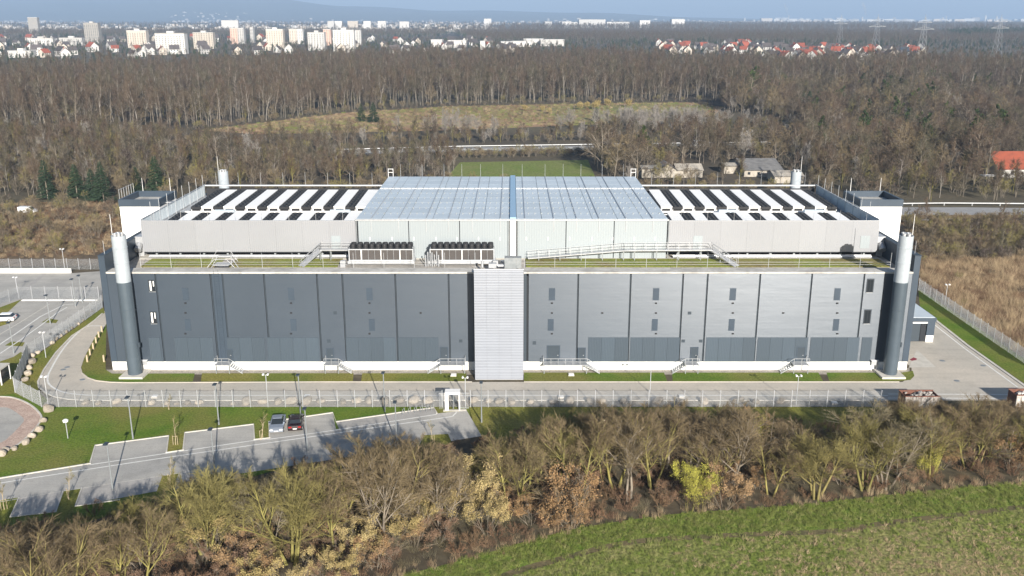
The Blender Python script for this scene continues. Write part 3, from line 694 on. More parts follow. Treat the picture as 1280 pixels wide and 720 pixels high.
# ------------------------------------------------------------------ cooling units in the two pens: white hood + black fan deck
def cooling_unit(L, nf, label, s):
    t = thing('cooling_unit', label, 'chiller', group='white hooded cooling units in the roof pens')
    def zz(y): return 2.85 + .25*y/L
    def slab(x0, x1, z0, z1):      # sloping slab, mirrored with s
        a, b = sorted((s*x0, s*x1)); lo, hi = 0, L
        return [(a,lo,zz(lo)+z0),(b,lo,zz(lo)+z0),(b,hi,zz(hi)+z0),(a,hi,zz(hi)+z0),(a,lo,zz(lo)+z1),(b,lo,zz(lo)+z1),(b,hi,zz(hi)+z1),(a,hi,zz(hi)+z1)]
    SF = [(0,3,2,1),(4,5,6,7),(0,1,5,4),(1,2,6,5),(2,3,7,6),(3,0,4,7)]
    def bx(x0, x1, y0, y1, z0, z1, mb=None): a, b = sorted((s*x0, s*x1)); return (mb or MB()).box(a, b, y0, y1, z0, z1)
    part('hood', MB().add(slab(-1.2, .86, -.12, 0), SF), M['white_cover'], t)
    part('casing', bx(-1.15, .82, .12, L-.1, 1.3, 2.7), M['white_cover'], t)
    part('louvre', bx(-.95, .5, .02, .11, 1.55, 2.5, bx(-1.0, 1.0, .15, L-.2, .35, 1.29)), M['black'], t)
    part('fan_deck', MB().add(slab(.89, 2.70, -.5, -.06), SF).box(min(s*1.1,s*2.6), max(s*1.1,s*2.6), .1, L-.1, .5, 2.25), M['black'], t)
    f = MB()
    for x in (2.6, .95, -1.2): f.bar((s*x, .04, .3), (s*x, .04, 2.3), .1)
    part('frame', f.bar((s*1.03, .04, 1.5), (s*2.66, .04, 1.5), .09), M['white_metal'], t)
    part('skid', bx(-1.25, 2.6, .1, L-.1, 0, .34), M['grey_metal'], t)
    mbf = MB()
    for i in range(nf):
        for x in (1.45, 2.25):
            y = .6 + (L-1.2)*i/(nf-1); mbf.lathe((s*x, y, zz(y)-.1), [(0,.36),(.16,.34),(.16,.29),(.05,.27)], 10)
    f = part('fans', mbf, M['joint'], t); f['kind'] = 'stuff'
    return t
PITCH = 3.94
for w in (0, 1):
    s = -1 if w == 0 else 1
    protos = [cooling_unit(8.4, 6, 'x', s), cooling_unit(15.6, 10, 'x', s)]
    for row in (0, 1):
        for i in range(8):
            x = (mx0 - 1.9 - PITCH*(7-i)) if w == 0 else (mx1 + 2.6 + PITCH*i)
            y = 148.6 if row == 0 else 163.2
            o = protos[row] if i == 0 else copy_tree(protos[row])
            o.location = (x, y, 17.75)
            o['label'] = f"white hooded cooling unit, {ordw(i)} from left, {'front' if row == 0 else 'back'} row, {'left' if w == 0 else 'right'} roof pen"
for w, x in enumerate((-50.5, -30.2, 38.0, 53.0)):            # round vessels in the aisle between the rows
    t = thing('pressure_vessel', ['grey-blue round vessel in the left roof pen, near the end wall', 'grey-blue round vessel in the left roof pen, near the middle hall',
        'grey-blue round vessel in the right roof pen, near the middle hall', 'grey-blue round vessel in the right roof pen, near the end wall'][w], 'tank', (x, 160.3, 17.9), 0, 'vessels in the roof pens')
    part('shell', MB().tube((-1.7,0,1.9), (1.7,0,1.9), .85, n=18).tube((-1.95,0,1.9), (-1.701,0,1.9), .4, .85, 18).tube((1.701,0,1.9), (1.95,0,1.9), .85, .4, 18), M['hall_roof'], t)
    part('saddle', MB().box(-1.2,-.9,-.7,.7,-1.3,1.2).box(.9,1.2,-.7,.7,-1.3,1.2), M['silver'], t)
for w, (a, b) in enumerate(((uxl+2, mx0-1), (mx1+1, uxr-2))):
    t = thing('pipe_rack', f"white and silver pipe rack running along the aisle of the {'left' if w == 0 else 'right'} roof pen", 'pipework', ((a+b)/2, 162.2, 16.3), 0, 'pipe racks in the roof pens')
    h = (b-a)/2
    part('pipe', MB().tube((-h,0,3.5), (h,0,3.5), .2), M['white_metal'], t); part('pipe', MB().tube((-h,.6,3.4), (h,.6,3.4), .16), M['silver'], t)
    for i in range(9):
        x = -h + .6 + i*(2*h-1.2)/8; part('stand', MB().box(x-.06, x+.06, -.2, .8, 0, 3.3), M['silver'], t)
# two banks of dry coolers on the front deck
def cooler_bank(label):
    t = thing('dry_cooler_bank', label, 'chiller', group='dry cooler banks behind the front parapet')
    n = 10; w = 10.1
    part('frame', MB().box(0, w, -.05, .08, 1.84, 1.98).box(0, w, 0, .1, .1, .22).box(0, w, 2.3, 2.4, 1.75, 1.98).box(-.12, 0, -.05, 2.4, .1, 1.98).box(w, w+.12, -.05, 2.4, .1, 1.98), M['fence'], t)
    for i in range(n):
        x0 = w*i/n; x1 = w*(i+1)/n
        part('coil', MB().add([(x0+.03,.0,1.82),(x1-.03,.0,1.82),(x1-.03,.2,.24),(x0+.03,.2,.24),(x0+.03,.6,1.82),(x1-.03,.6,1.82),(x1-.03,.9,.24),(x0+.03,.9,.24)],
             [(0,3,2,1),(4,5,6,7),(0,1,5,4),(2,3,7,6),(0,4,7,3),(1,2,6,5)]), M['coil'], t)
        part('rib', MB().box(x0-.016, x0+.016, -.04, .3, .23, 1.83), M['silver'], t)
        for y in (.65, 1.75):
            part('fan', MB().lathe(((x0+x1)/2, y, 1.985), [(0,.47),(.55,.47),(.68,.42),(.68,.36),(.55,.1)], 16), M['black'], t)
    for x in (1.9, w/2, w-2):
        part('leg', MB().box(x-.07, x+.07, -.12, 0, -.3, 1.98), M['white_metal'], t)
    part('base', MB().box(-.3, w+.3, -.3, 2.6, -.35, .09), M['silver'], t)
    return t
for p0, lab in ((437.5, 'bank of black-topped dry coolers behind the parapet, beside the short walkway'), (538.5, 'bank of black-topped dry coolers behind the parapet, beside the white tower')):
    t = cooler_bank(lab); t.location = ((p0-640)/FPX*147.2, FY+6.3, 15.95)
    k = 78.5/FPX*147.2/10.1; t.scale = (k, 1, 1)
# metal walkways with stairs on the deck
def walkway(name, label, path, stair):
    o0 = Vector(path[0]); t = thing(name, label, 'walkway', tuple(o0))
    for i, (a, b) in enumerate(zip(path[:-1], path[1:])):
        a = Vector(a) - o0; b = Vector(b) - o0
        part('stair' if i in stair else 'platform', MB().bar(a, b, 1.1, .14), M['silver'], t)
        mb = MB(); n = max(2, int((b-a).length/1.6))
        for s in (-.55, .55):
            for h in (.55, 1.05): mb.bar(a + Vector((0,s,h)), b + Vector((0,s,h)), .05)
            for k in range(n+1):
                p = a.lerp(b, k/n) + Vector((0,s,0)); mb.bar(p, p + Vector((0,0,1.05)), .045)
        part('railing', mb, M['silver'], t)
        for k in range(1, n+1, 2):
            p = a.lerp(b, k/n)
            if p.z + o0.z > 15.7: part('support', MB().bar((p.x, p.y-.4, 15.36-o0.z), (p.x, p.y-.4, p.z), .1).bar((p.x, p.y+.4, 15.36-o0.z), (p.x, p.y+.4, p.z), .1), M['grey_metal'], t)
walkway('roof_walkway', 'long sloping steel walkway on the deck, right of the white tower', [(2.6, 145.2, 15.75), (18.0, 145.4, 17.0), (32.2, 145.4, 17.1), (35.4, 141.2, 15.4)], (2,))
walkway('roof_walkway', 'short steel walkway with a stair, left of the dry coolers on the deck', [(-33.2, 141.2, 15.4), (-30.9, 145.4, 17.1), (-25.9, 145.4, 17.1)], (0,))
# steel landings with stairs in front of the doors
def landing(px0, px1, side, label):
    x0, x1 = fX(px0, 455), fX(px1, 455); y0, y1 = FY-1.75, FY-.2
    t = thing('door_landing', label, 'stair', (x0, y1, 0), 0, 'steel landings along the facade')
    off = (x0, y1, 0)
    part('platform', MB().box(x0, x1, y0, y1, 1.36, 1.46), M['silver'], t, off)
    for x in (x0+.1, x1-.1): part('leg', MB().box(x-.06, x+.06, y0+.1, y0+.22, 0, 1.355), M['grey_metal'], t, off)
    mb = MB(); n = max(2, round((x1-x0)/1.2))
    for i in range(n+1):
        x = x0 + (x1-x0)*i/n; mb.bar((x, y0+.05, 1.46), (x, y0+.05, 2.5), .05)
    mb.bar((x0, y0+.05, 2.5), (x1, y0+.05, 2.5), .06).bar((x0, y0+.05, 2.0), (x1, y0+.05, 2.0), .05)
    xe = x0 if side > 0 else x1
    mb.bar((xe, y0+.05, 2.5), (xe, y1, 2.5), .05).bar((xe, y1, 1.46), (xe, y1, 2.5), .05)
    part('railing', mb, M['silver'], t, off)
    xs = x1 if side > 0 else x0
    for i in range(6):
        xa = xs + side*(.02 + .3*i); xb = xs + side*(.3 + .3*i); z = 1.2 - .2*i
        part('step', MB().box(min(xa,xb), max(xa,xb), y0+.1, y1-.1, z-.04, z), M['silver'], t, off)
    xe = xs + side*1.9
    part('stair_rail', MB().bar((xs, y0+.05, 2.5), (xe, y0+.05, 1.2), .06).bar((xs, y0+.08, 1.3), (xe, y0+.08, .1), .16, .08).bar((xs, y1-.08, 1.3), (xe, y1-.08, .1), .16, .08).bar((xe, y0+.05, 0), (xe, y0+.05, 1.2), .05), M['silver'], t, off)
landing(273, 291, 1, 'leftmost steel landing, at the foot of the facade ladder')
landing(408, 426, 1, 'steel landing with stair down to the right, midway along the left facade')
landing(551, 582, -1, 'steel landing with stair down to the left, beside the white tower')
landing(679, 733, 1, 'long steel landing serving two doors, just right of the white tower')
landing(854, 871, -1, 'steel landing with stair down to the left, midway along the right facade')
landing(988, 1007, -1, 'rightmost steel landing, at the facade door nearest the right flue stack')
for px, lab in ((181, 'small white wall box low on the facade beside the left flue stack'), (1092, 'small white wall box low on the facade beside the right flue stack')):
    x = fX(px, 455); t = thing('wall_box', lab, 'utility box', (x, FY-.5, 0)); part('cabinet', MB().box(-.5,.5,0,.4,1.0,1.7), M['silver'], t); part('stand', MB().box(-.45,-.38,.1,.2,0,.999).box(.38,.45,.1,.2,0,.999).box(-.6,.6,-.05,.45,1.701,1.76), M['white_metal'], t)
# annex at the right end
ax0, ax1, ay0, ay1 = BX1+.1, 71.6, 149, 159
t = thing('annex', 'small slate annex with a wide doorway at the right end of the hall', 'annex', ((ax0+ax1)/2, ay0, 0)); off = ((ax0+ax1)/2, ay0, 0)
part('wall', MB().box(ax0, ax1, ay0+.3, ay1, 1.2, 3.7).box(ax1-1.3, ax1, ay0, ay0+.29, 1.2, 3.7).box(ax0, ax0+2.4, ay0, ay0+.29, 1.2, 3.7), M['slate'], t, off)
part('plinth', MB().box(ax1-1.3, ax1-.03, ay0+.02, ay1-.03, 0, 1.19), M['plinth'], t, off)
part('fascia', MB().box(ax0, ax1+.1, ay0-.1, ay1+.1, 3.71, 4.3), M['slate'], t, off)
part('roof', MB().box(ax0+.2, ax1-.1, ay0+.1, ay1-.1, 4.31, 4.38), M['hall_roof'], t, off)
part('door', MB().box(ax0+2.5, ax1-2.4, ay0+.1, ay0+.2, .1, 3.3), M['slate_dark'], t, off)
part('doorway', MB().box(ax1-2.3, ax1-1.4, ay0+.15, ay0+.29, .1, 3.3), M['joint'], t, off)
part('door_frame', MB().box(ax0+2.41, ax1-1.31, ay0-.03, ay0+.05, 3.35, 3.6), M['white_metal'], t, off)

# ------------------------------------------------------------------ plant makers
def seg_mesh(name, segs, m, sides=3):
    """tapered sticks from an array of (x0,y0,z0,x1,y1,z1,r0,r1)"""
    a = np.array(segs, float); P0 = a[:, :3]; P1 = a[:, 3:6]; r0 = a[:, 6]; r1 = a[:, 7]; n = len(a)
    d = P1 - P0; d /= np.maximum(np.linalg.norm(d, axis=1, keepdims=True), 1e-6)
    ref = np.where(np.abs(d[:, 2:3]) > .9, np.array([[1., 0, 0]]), np.array([[0, 0, 1.]]))
    x = np.cross(d, ref); x /= np.maximum(np.linalg.norm(x, axis=1, keepdims=True), 1e-6); y = np.cross(d, x)
    vs = np.zeros((n, 2*sides, 3))
    for k in range(sides):
        t = 2*pi*k/sides; o = x*cos(t) + y*sin(t)
        vs[:, k] = P0 + o*r0[:, None]; vs[:, sides+k] = P1 + o*r1[:, None]
    base = (np.arange(n) * 2*sides)[:, None]
    quads = np.concatenate([base + np.array([[k, (k+1) % sides, sides+(k+1) % sides, sides+k]]) for k in range(sides)], 0)
    return np_mesh(name, vs.reshape(-1, 3), quads, m)
def np_mesh(name, vs, quads, m):
    me = bpy.data.meshes.new(name); nf, k = quads.shape
    me.vertices.add(len(vs)); me.vertices.foreach_set('co', np.ascontiguousarray(vs, dtype=np.float32).ravel())
    me.loops.add(nf*k); me.loops.foreach_set('vertex_index', quads.astype(np.int32).ravel())
    me.polygons.add(nf); me.polygons.foreach_set('loop_start', np.arange(0, nf*k, k, dtype=np.int32))
    for mm in (m if isinstance(m, (list, tuple)) else [m]): me.materials.append(mm)
    me.update(calc_edges=True); return me
def leaf_mesh(name, pts, size, m, rng):
    """small separate leaf faces round given points"""
    n = len(pts); pts = np.array(pts); u = rng.normal(size=(n, 3)); u /= np.linalg.norm(u, axis=1, keepdims=True)
    w = rng.normal(size=(n, 3)); v = np.cross(u, w); v /= np.maximum(np.linalg.norm(v, axis=1, keepdims=True), 1e-6)
    s = size * rng.uniform(.6, 1.4, (n, 1)); u = u*s; v = v*s*.7
    vs = np.stack([pts-u, pts-v, pts+u, pts+v], 1).reshape(-1, 3)
    return np_mesh(name, vs, np.arange(4*n).reshape(n, 4), m)

def grow(rs, h, stems=1, lean=.12, fork=.35, limb=(9, .45, 32, .35), br=(6, .45, 40), tw=(7, .5, 38), r0=None, up=(.02, .10, .06, .03), twig_r=.010, tw_len=None, spread=0.0):
    """bare tree: stems > limbs > branches > twigs; returns (wood sticks, twig sticks, twig tips)"""
    wood, twigs, tips = [], [], []
    r0 = r0 or h*.011
    N = rs.normal
    def unit(v):
        l = math.sqrt(v[0]*v[0]+v[1]*v[1]+v[2]*v[2]) or 1; return (v[0]/l, v[1]/l, v[2]/l)
    def run(p, d, L, ra, rb, n, jit, trop, out):
        pts = [(p, d, ra)]
        for i in range(n):
            d = unit((d[0]+N(0, jit), d[1]+N(0, jit), d[2]+N(0, jit)+trop))
            q = (p[0]+d[0]*L/n, p[1]+d[1]*L/n, p[2]+d[2]*L/n); r1 = ra+(rb-ra)*(i+1)/n; r00 = ra+(rb-ra)*i/n
            out.append((*p, *q, r00, r1)); p = q; pts.append((p, d, r1))
        return pts
    def side(d, ang):
        a = unit((N(), N(), N())); dot = a[0]*d[0]+a[1]*d[1]+a[2]*d[2]
        a = unit((a[0]-dot*d[0], a[1]-dot*d[1], a[2]-dot*d[2])); c, s = cos(ang), sin(ang)
        return unit((d[0]*c+a[0]*s, d[1]*c+a[1]*s, d[2]*c+a[2]*s))
    def at(pts, t):
        k = min(int(t*(len(pts)-1)), len(pts)-2); f = t*(len(pts)-1)-k; a, b = pts[k], pts[k+1]
        return (a[0][0]+(b[0][0]-a[0][0])*f, a[0][1]+(b[0][1]-a[0][1])*f, a[0][2]+(b[0][2]-a[0][2])*f), a[1], a[2]+(b[2]-a[2])*f
    for s in range(stems):
        az = 2*pi*s/stems + rs.uniform(-.5, .5); ln = lean*rs.uniform(.5, 1.3) if stems > 1 else lean*rs.uniform(0, .6)
        d = unit((cos(az)*ln, sin(az)*ln, 1)); hs = h*rs.uniform(.8, 1.0)*.86
        sp = run((spread*cos(az), spread*sin(az), -.05), d, hs, r0*rs.uniform(.75, 1), r0*.18, 6, .05, up[0], wood)
        for i in range(limb[0]):
            t = limb[3] + (1-limb[3])*((i+rs.uniform(0, 1))/limb[0])**.9; p, dd, r = at(sp, min(t, .98))
            L = h*limb[1]*(1.15-.75*t)*rs.uniform(.7, 1.2)
            lp = run(p, side(dd, R(limb[2])*rs.uniform(.6, 1.4)), L, r*.66, r*.2+.004, 3, .10, up[1], wood)
            for j in range(br[0]):
                t2 = .2+.78*((j+rs.uniform(0, 1))/br[0]); p2, d2, r2 = at(lp, t2)
                L2 = L*br[1]*(1.2-.6*t2)*rs.uniform(.6, 1.3)
                bpn = run(p2, side(d2, R(br[2])*rs.uniform(.5, 1.4)), L2, max(r2*.6, twig_r*1.3), twig_r, 2, .12, up[2], twigs if L2 < h*.12 else wood)
                for k in range(tw[0]):
                    t3 = .15+.85*((k+rs.uniform(0, 1))/tw[0]); p3, d3, r3 = at(bpn, min(t3, .99))
                    L3 = (tw_len or L2*tw[1])*rs.uniform(.5, 1.3)
                    run(p3, side(d3, R(tw[2])*rs.uniform(.3, 1.5)), L3, twig_r, twig_r*.35, 1, .1, up[3], twigs)
                    q = twigs[-1]; tips.append((q[3], q[4], q[5])); tips.append(((q[0]+q[3])/2, (q[1]+q[4])/2, (q[2]+q[5])/2))
    return wood, twigs, tips
def joined(name, parts):
    """one mesh out of several (mesh, material) pieces, for far copies"""
    vs, fs, mi, mats = [], [], [], []; o = 0
    for me in parts:
        n = len(me.vertices); c = np.zeros(n*3, np.float32); me.vertices.foreach_get('co', c)
        l = np.zeros(len(me.loops), np.int32); me.loops.foreach_get('vertex_index', l)
        vs.append(c.reshape(-1, 3)); fs.append(l.reshape(-1, 4)+o); mi += [len(mats)]*(len(l)//4); mats.append(me.materials[0]); o += n
    me = np_mesh(name, np.concatenate(vs), np.concatenate(fs), mats); me.polygons.foreach_set('material_index', mi); return me

KIT = bpy.data.collections.new('kit')            # mesh pieces that only the scattered stuff uses; not in the scene itself
def scatter(name, pts, meshes, rng, smin=.8, smax=1.2, kind='stuff', flat=1.0, drift=0.0):
    """ONE stuff object: copies of small meshes stood on given ground points"""
    pts = np.array(pts, float); n = len(pts)
    col = bpy.data.collections.new(name + '_pieces')
    for me in meshes: col.objects.link(bpy.data.objects.new(me.name, me))
    me = bpy.data.meshes.new(name); me.vertices.add(n); me.vertices.foreach_set('co', pts.astype(np.float32).ravel())
    a = me.attributes.new('rot', 'FLOAT_VECTOR', 'POINT'); r = np.zeros((n, 3)); r[:, 2] = rng.uniform(0, 2*pi, n); r[:, :2] = rng.normal(0, .04, (n, 2)); a.data.foreach_set('vector', r.astype(np.float32).ravel())
    a = me.attributes.new('size', 'FLOAT_VECTOR', 'POINT'); dr = 1+drift*(np.sin(pts[:,0:1]*.045+1.7*np.sin(pts[:,1:2]*.021))*np.cos(pts[:,1:2]*.038+1.3*np.sin(pts[:,0:1]*.017))); s = dr*rng.uniform(smin, smax, (n, 1))*np.array([[1, 1, flat]])*np.concatenate([np.ones((n, 2)), rng.uniform(.85, 1.15, (n, 1))], 1); a.data.foreach_set('vector', s.astype(np.float32).ravel())
    a = me.attributes.new('pick', 'INT', 'POINT'); a.data.foreach_set('value', rng.integers(0, len(meshes), n).astype(np.int32))
    o = link(name, me); tag(o, kind=kind)
    g = bpy.data.node_groups.new(name, 'GeometryNodeTree')
    g.interface.new_socket('Geometry', in_out='INPUT', socket_type='NodeSocketGeometry'); g.interface.new_socket('Geometry', in_out='OUTPUT', socket_type='NodeSocketGeometry')
    N = g.nodes; Lk = g.links; gi_ = N.new('NodeGroupInput'); go = N.new('NodeGroupOutput'); ip = N.new('GeometryNodeInstanceOnPoints'); ci = N.new('GeometryNodeCollectionInfo')
    ci.inputs[0].default_value = col; ci.inputs[1].default_value = True; ci.inputs[2].default_value = True
    Lk.new(gi_.outputs[0], ip.inputs['Points']); Lk.new(ci.outputs[0], ip.inputs['Instance']); ip.inputs['Pick Instance'].default_value = True
    for nm, dt, sock in (('rot', 'FLOAT_VECTOR', 'Rotation'), ('size', 'FLOAT_VECTOR', 'Scale'), ('pick', 'INT', 'Instance Index')):
        na = N.new('GeometryNodeInputNamedAttribute'); na.data_type = dt; na.inputs[0].default_value = nm; Lk.new(na.outputs[0], ip.inputs[sock])
    Lk.new(ip.outputs[0], go.inputs[0])
    mod = o.modifiers.new('scatter', 'NODES'); mod.node_group = g
    return o
def inside(poly, x, y):
    """vectorised point-in-polygon"""
    p = np.array([(q[0], q[1]) for q in poly]); c = np.zeros(len(x), bool); j = len(p)-1
    for i in range(len(p)):
        t = ((p[i,1] > y) != (p[j,1] > y)) & (x < (p[j,0]-p[i,0])*(y-p[i,1])/((p[j,1]-p[i,1]) or 1e-9)+p[i,0]); c ^= t; j = i
    return c
def fill(poly, spacing, rng, jitter=.45, view=True, holes=()):
    """jittered grid of ground points inside a polygon (only where the camera could see)"""
    p = np.array([(q[0], q[1]) for q in poly]); x0, y0 = p.min(0); x1, y1 = p.max(0)
    X, Y = np.meshgrid(np.arange(x0, x1, spacing), np.arange(y0, y1, spacing)); X = X.ravel(); Y = Y.ravel()
    X = X + rng.uniform(-jitter, jitter, X.shape)*spacing; Y = Y + rng.uniform(-jitter, jitter, Y.shape)*spacing
    k = inside(poly, X, Y)
    if view: k &= np.abs(X) < Y*.66+25
    for h in holes: k &= ~inside(h, X, Y)
    return np.stack([X[k], Y[k], np.zeros(k.sum())], 1)

rng = np.random.default_rng(7)
rs = rng
# --- hedge trees of the foreground (close: trunk and crown meshes with fine twigs)
def kit_tree(nm, bark, twig, **k):
    w, t, tips = grow(rs, **k)
    return seg_mesh(nm+'_trunk', w, M[bark], 5), seg_mesh(nm+'_crown', t, M[twig], 3), tips
HT = []   # (trunk mesh, crown mesh, nominal height, look)
for i in range(3):
    HT.append(kit_tree('mossy', 'mossy', ['twig_red','twig_green','twig_red'][i], h=9.5, stems=[3,4,2][i], lean=.22, limb=(10,.46,33,.26), br=(8,.5,38), tw=(16,.6,40), r0=.16, twig_r=.0105, up=(.02,.12,.08,.05), spread=.35)[:2] + (9.5, 'mossy'))
for i in range(3):
    HT.append(kit_tree('reddish', 'greybark', 'twig_red', h=9.0, stems=[2,3,1][i], lean=.2, limb=(11,.48,36,.24), br=(8,.5,40), tw=(17,.55,42), r0=.14, twig_r=.0105, up=(.02,.12,.08,.05), spread=.3)[:2] + (9.0, 'reddish'))
for i in range(2):
    HT.append(kit_tree('greyish', 'greybark', 'twig_grey', h=8.5, stems=[4,3][i], lean=.25, limb=(10,.46,38,.16), br=(8,.5,40), tw=(17,.55,42), r0=.10, twig_r=.0105, up=(.02,.10,.06,.03), spread=.4)[:2] + (8.5, 'greyish'))
# --- shrubs: bare and with clinging dead leaves
def kit_shrub(nm, bark, twig, h, leaf=None, lsize=.05, lf=1.0, **k):
    kw = dict(stems=6, lean=.5, limb=(5,.5,32,.15), br=(5,.5,38), tw=(6,.55,40), r0=.04, twig_r=.010, up=(0,.06,.04,0), spread=.35); kw.update(k)
    w, t, tips = grow(rs, h=h, **kw)
    a = seg_mesh(nm+'_stems', w + t[:len(t)//3], M[bark], 3); b = seg_mesh(nm+'_twigs', t[len(t)//3:], M[twig], 3); c = None
    if leaf:
        # leaves sit in clumps: keep the tips near a few clump centres
        T = np.array(tips); cs = T[rs.integers(0, len(T), 40)]
        dmin = np.min(np.linalg.norm(T[:, None]-cs[None], axis=2), 1); T = T[dmin < h*.11*lf*rs.uniform(.4, 1.3, len(T))]
        T = np.repeat(T, 6, 0) + rs.normal(0, .13, (len(T)*6, 3)); c = leaf_mesh(nm+'_leaves', T, lsize, M[leaf], rs)
    return a, b, c
SH = {'gold': [kit_shrub('gold', 'greybark', 'twig_green', 4.5, 'leaf_gold') for _ in range(2)],
      'lime': [kit_shrub('lime', 'mossy', 'twig_green', 6.0, 'leaf_lime', stems=5, lean=.18)],
      'tan': [kit_shrub('tan', 'greybark', 'twig_red', 4.0, 'leaf_tan') for _ in range(2)],
      'faded': [kit_shrub('faded', 'greybark', 'twig_red', 3.6, 'leaf_pink') for _ in range(2)],
      'bare': [kit_shrub('bare', 'greybark', 'twig_grey', 4.0, limb=(6,.5,34,.12), tw=(9,.55,42)) for _ in range(2)],
      'russet': [kit_shrub('russet', 'bramble', 'bramble', 2.2, stems=8, lean=.8, tw=(7,.6,45)) for _ in range(2)]}

rear = [G(*p) for p in [(-60,690),(0,668),(60,655),(130,640),(200,628),(300,602),(400,578),(480,562),(560,556),(650,549),(720,541),(800,534),(900,531),(1000,526),(1100,520),(1290,520),(1420,520)]]
front = [G(*p) for p in [(1420,584),(1290,598),(1200,606),(1100,615),(1000,627),(920,632),(860,636),(800,642),(720,655),(660,669),(600,686),(540,702),(500,713),(440,728),(300,760),(100,800),(-100,840)]]
HEDGE = rear + front
PX = [-60,0,60,130,190,260,330,400,470,500,560,600,640,690,750,850,900,950,1000,1050,1100,1200,1300,1420]
PYT = [662,657,646,652,625,592,590,582,547,546,556,562,540,520,506,502,500,514,528,536,512,505,505,505]
BPL = [(140,'at the left end'),(230,'below the first bays'),(320,'below the second bay'),(400,'below the parked cars'),(470,'below the narrow end bay'),(540,'left of the turnstile'),(600,'below the turnstile'),(680,'below the white tower'),(760,'below the long landing'),(840,'left of the lime shrub'),(920,'around the lime shrub'),(1000,'right of the lime shrub'),(1090,'left of the skip'),(1180,'in front of the skip'),(9999,'at the right end')]
def belt(px): return next(w_ for lim, w_ in BPL if px < lim)
def top_limit(x, y, h):
    px, py = proj((x, y, h*.8)); lim = np.interp(px, PX, PYT) + rng.uniform(-6, 10)
    return PY(px, lim, y).z
EXTRA_T = [G(*p) for p in ((1125,548),(1150,555),(1175,550),(1108,556),(1200,552),(1240,548),(1270,552))] + [G(*p) for p in ((178,690),(265,668),(365,705),(470,650),(495,665),(640,640),(757,590),(770,610),(700,600),(900,575))]
pts = fill(HEDGE, 4.7, rng, .42)
trees = []
for x, y, _ in pts:
    px, py = proj((x, y, 0))
    if not (-60 < px < 1345) or py > 800: continue
    if 230 < px < 720 and np.interp(px, [q[0] for q in EDGE], [q[1] for q in EDGE]) - py < 34: continue
    u = rng.uniform()
    pr = np.interp(px, [0, 640, 800, 1280], [.55, .65, .62, .55])
    look = 'mossy' if u < pr else ('reddish' if u < pr+.32 else 'greyish')
    h = min(rng.uniform(8.0, 12.0), top_limit(x, y, 10))
    if h < 4.6: continue
    trees.append((px, x, y, h, look))
for p in EXTRA_T:
    px, py = proj(p); trees.append((px, p.x, p.y, max(6.0, top_limit(p.x, p.y, 9)), 'mossy' if px < 1000 else 'reddish'))
trees.sort()
cnt = {}; tot = {}
for t in trees: tot[t[4]] = tot.get(t[4], 0)+1
LOOK = {'mossy': 'mossy bare tree', 'reddish': 'brown twigged bare tree', 'greyish': 'grey bare tree'}
for px, x, y, h, look in trees:
    kk = (look, belt(px)); c = cnt[kk] = cnt.get(kk, 0)+1
    k = [q for q in HT if q[3] == look]; q = k[rng.integers(0, len(k))]
    o = thing('hedgerow_tree', f"{LOOK[look]} in the front belt {kk[1]}, {ordw(c-1)} from left", 'tree', (x, y, 0), rng.uniform(0, 6.28), 'bare trees of the foreground belt')
    s = h/q[2]; o.scale = (s*rng.uniform(1.1, 1.4), s*rng.uniform(1.1, 1.4), s)
    link('trunk', q[0], o); link('crown', q[1], o)
# shrubs
shr = []
for x, y, _ in fill(HEDGE, 3.7, rng, .45):
    px, py = proj((x, y, 0))
    if not (-30 < px < 1310) or py > 775: continue
    near = np.interp(px, [p[0] for p in EDGE], [p[1] for p in EDGE]) - py
    u = rng.uniform()
    if px < 640:
        kind = ('gold' if u < .20 else 'tan' if u < .38 else 'faded' if u < .72 else 'bare') if near < 70 else ('gold' if u < .12 else 'faded' if u < .4 else 'bare')
    else:
        kind = 'bare' if u < .55 else 'faded' if u < .78 else 'tan' if u < .86 else 'russet'
    if near < 20 and px > 560 and u < .6: kind = 'russet'
    h = {'gold': 4.0, 'tan': 3.4, 'faded': 3.2, 'bare': 3.6, 'russet': 1.9}[kind]*rng.uniform(.7, 1.25)
    if kind == 'bare' and rng.uniform() < .45: continue
    h = min(h, top_limit(x, y, 4)*.9)
    if h < .8: continue
    shr.append((px, x, y, h, kind))
for px, py, h, kind in ((862,640,6.2,'lime'), (876,641,5.0,'lime'), (936,575,6,'lime'), (592,640,6.4,'gold'), (560,655,5.4,'gold'), (610,668,5,'gold'), (708,655,7.0,'tan'), (716,660,3.4,'tan'), (905,636,5,'tan'),
                        (485,690,4.6,'gold'), (450,700,4.8,'gold'), (470,712,4.2,'tan'), (400,735,4.2,'gold'), (330,745,4.4,'gold'), (1265,590,5,'tan'), (1160,600,4.6,'lime')):
    p = G(px, py); shr.append((px, p.x, p.y, h, kind))
shr.sort()
cnt = {}
SL = {'gold': 'straw-yellow leaved shrub', 'lime': 'bright yellow-green shrub', 'tan': 'tan leaved shrub', 'faded': 'faded brown leaved shrub', 'bare': 'bare grey shrub', 'russet': 'low russet bramble bush'}
SHN = {'gold': 4.5, 'lime': 6.0, 'tan': 4.0, 'faded': 3.6, 'bare': 4.0, 'russet': 2.2}
for px, x, y, h, kind in shr:
    kk = (kind, belt(px)); c = cnt[kk] = cnt.get(kk, 0)+1
    q = SH[kind][rng.integers(0, len(SH[kind]))]
    o = thing('shrub', f"{SL[kind]} in the front belt {kk[1]}, {ordw(c-1)} from left", 'shrub', (x, y, 0), rng.uniform(0, 6.28), 'shrubs of the foreground belt')
    s = h/SHN[kind]; w = s*rng.uniform(.9, 1.2); o.scale = (w, w, s)
    link('stems', q[0], o)['kind'] = 'stuff'; link('twigs', q[1], o)['kind'] = 'stuff'
    if q[2]: link('leaves', q[2], o)['kind'] = 'stuff'
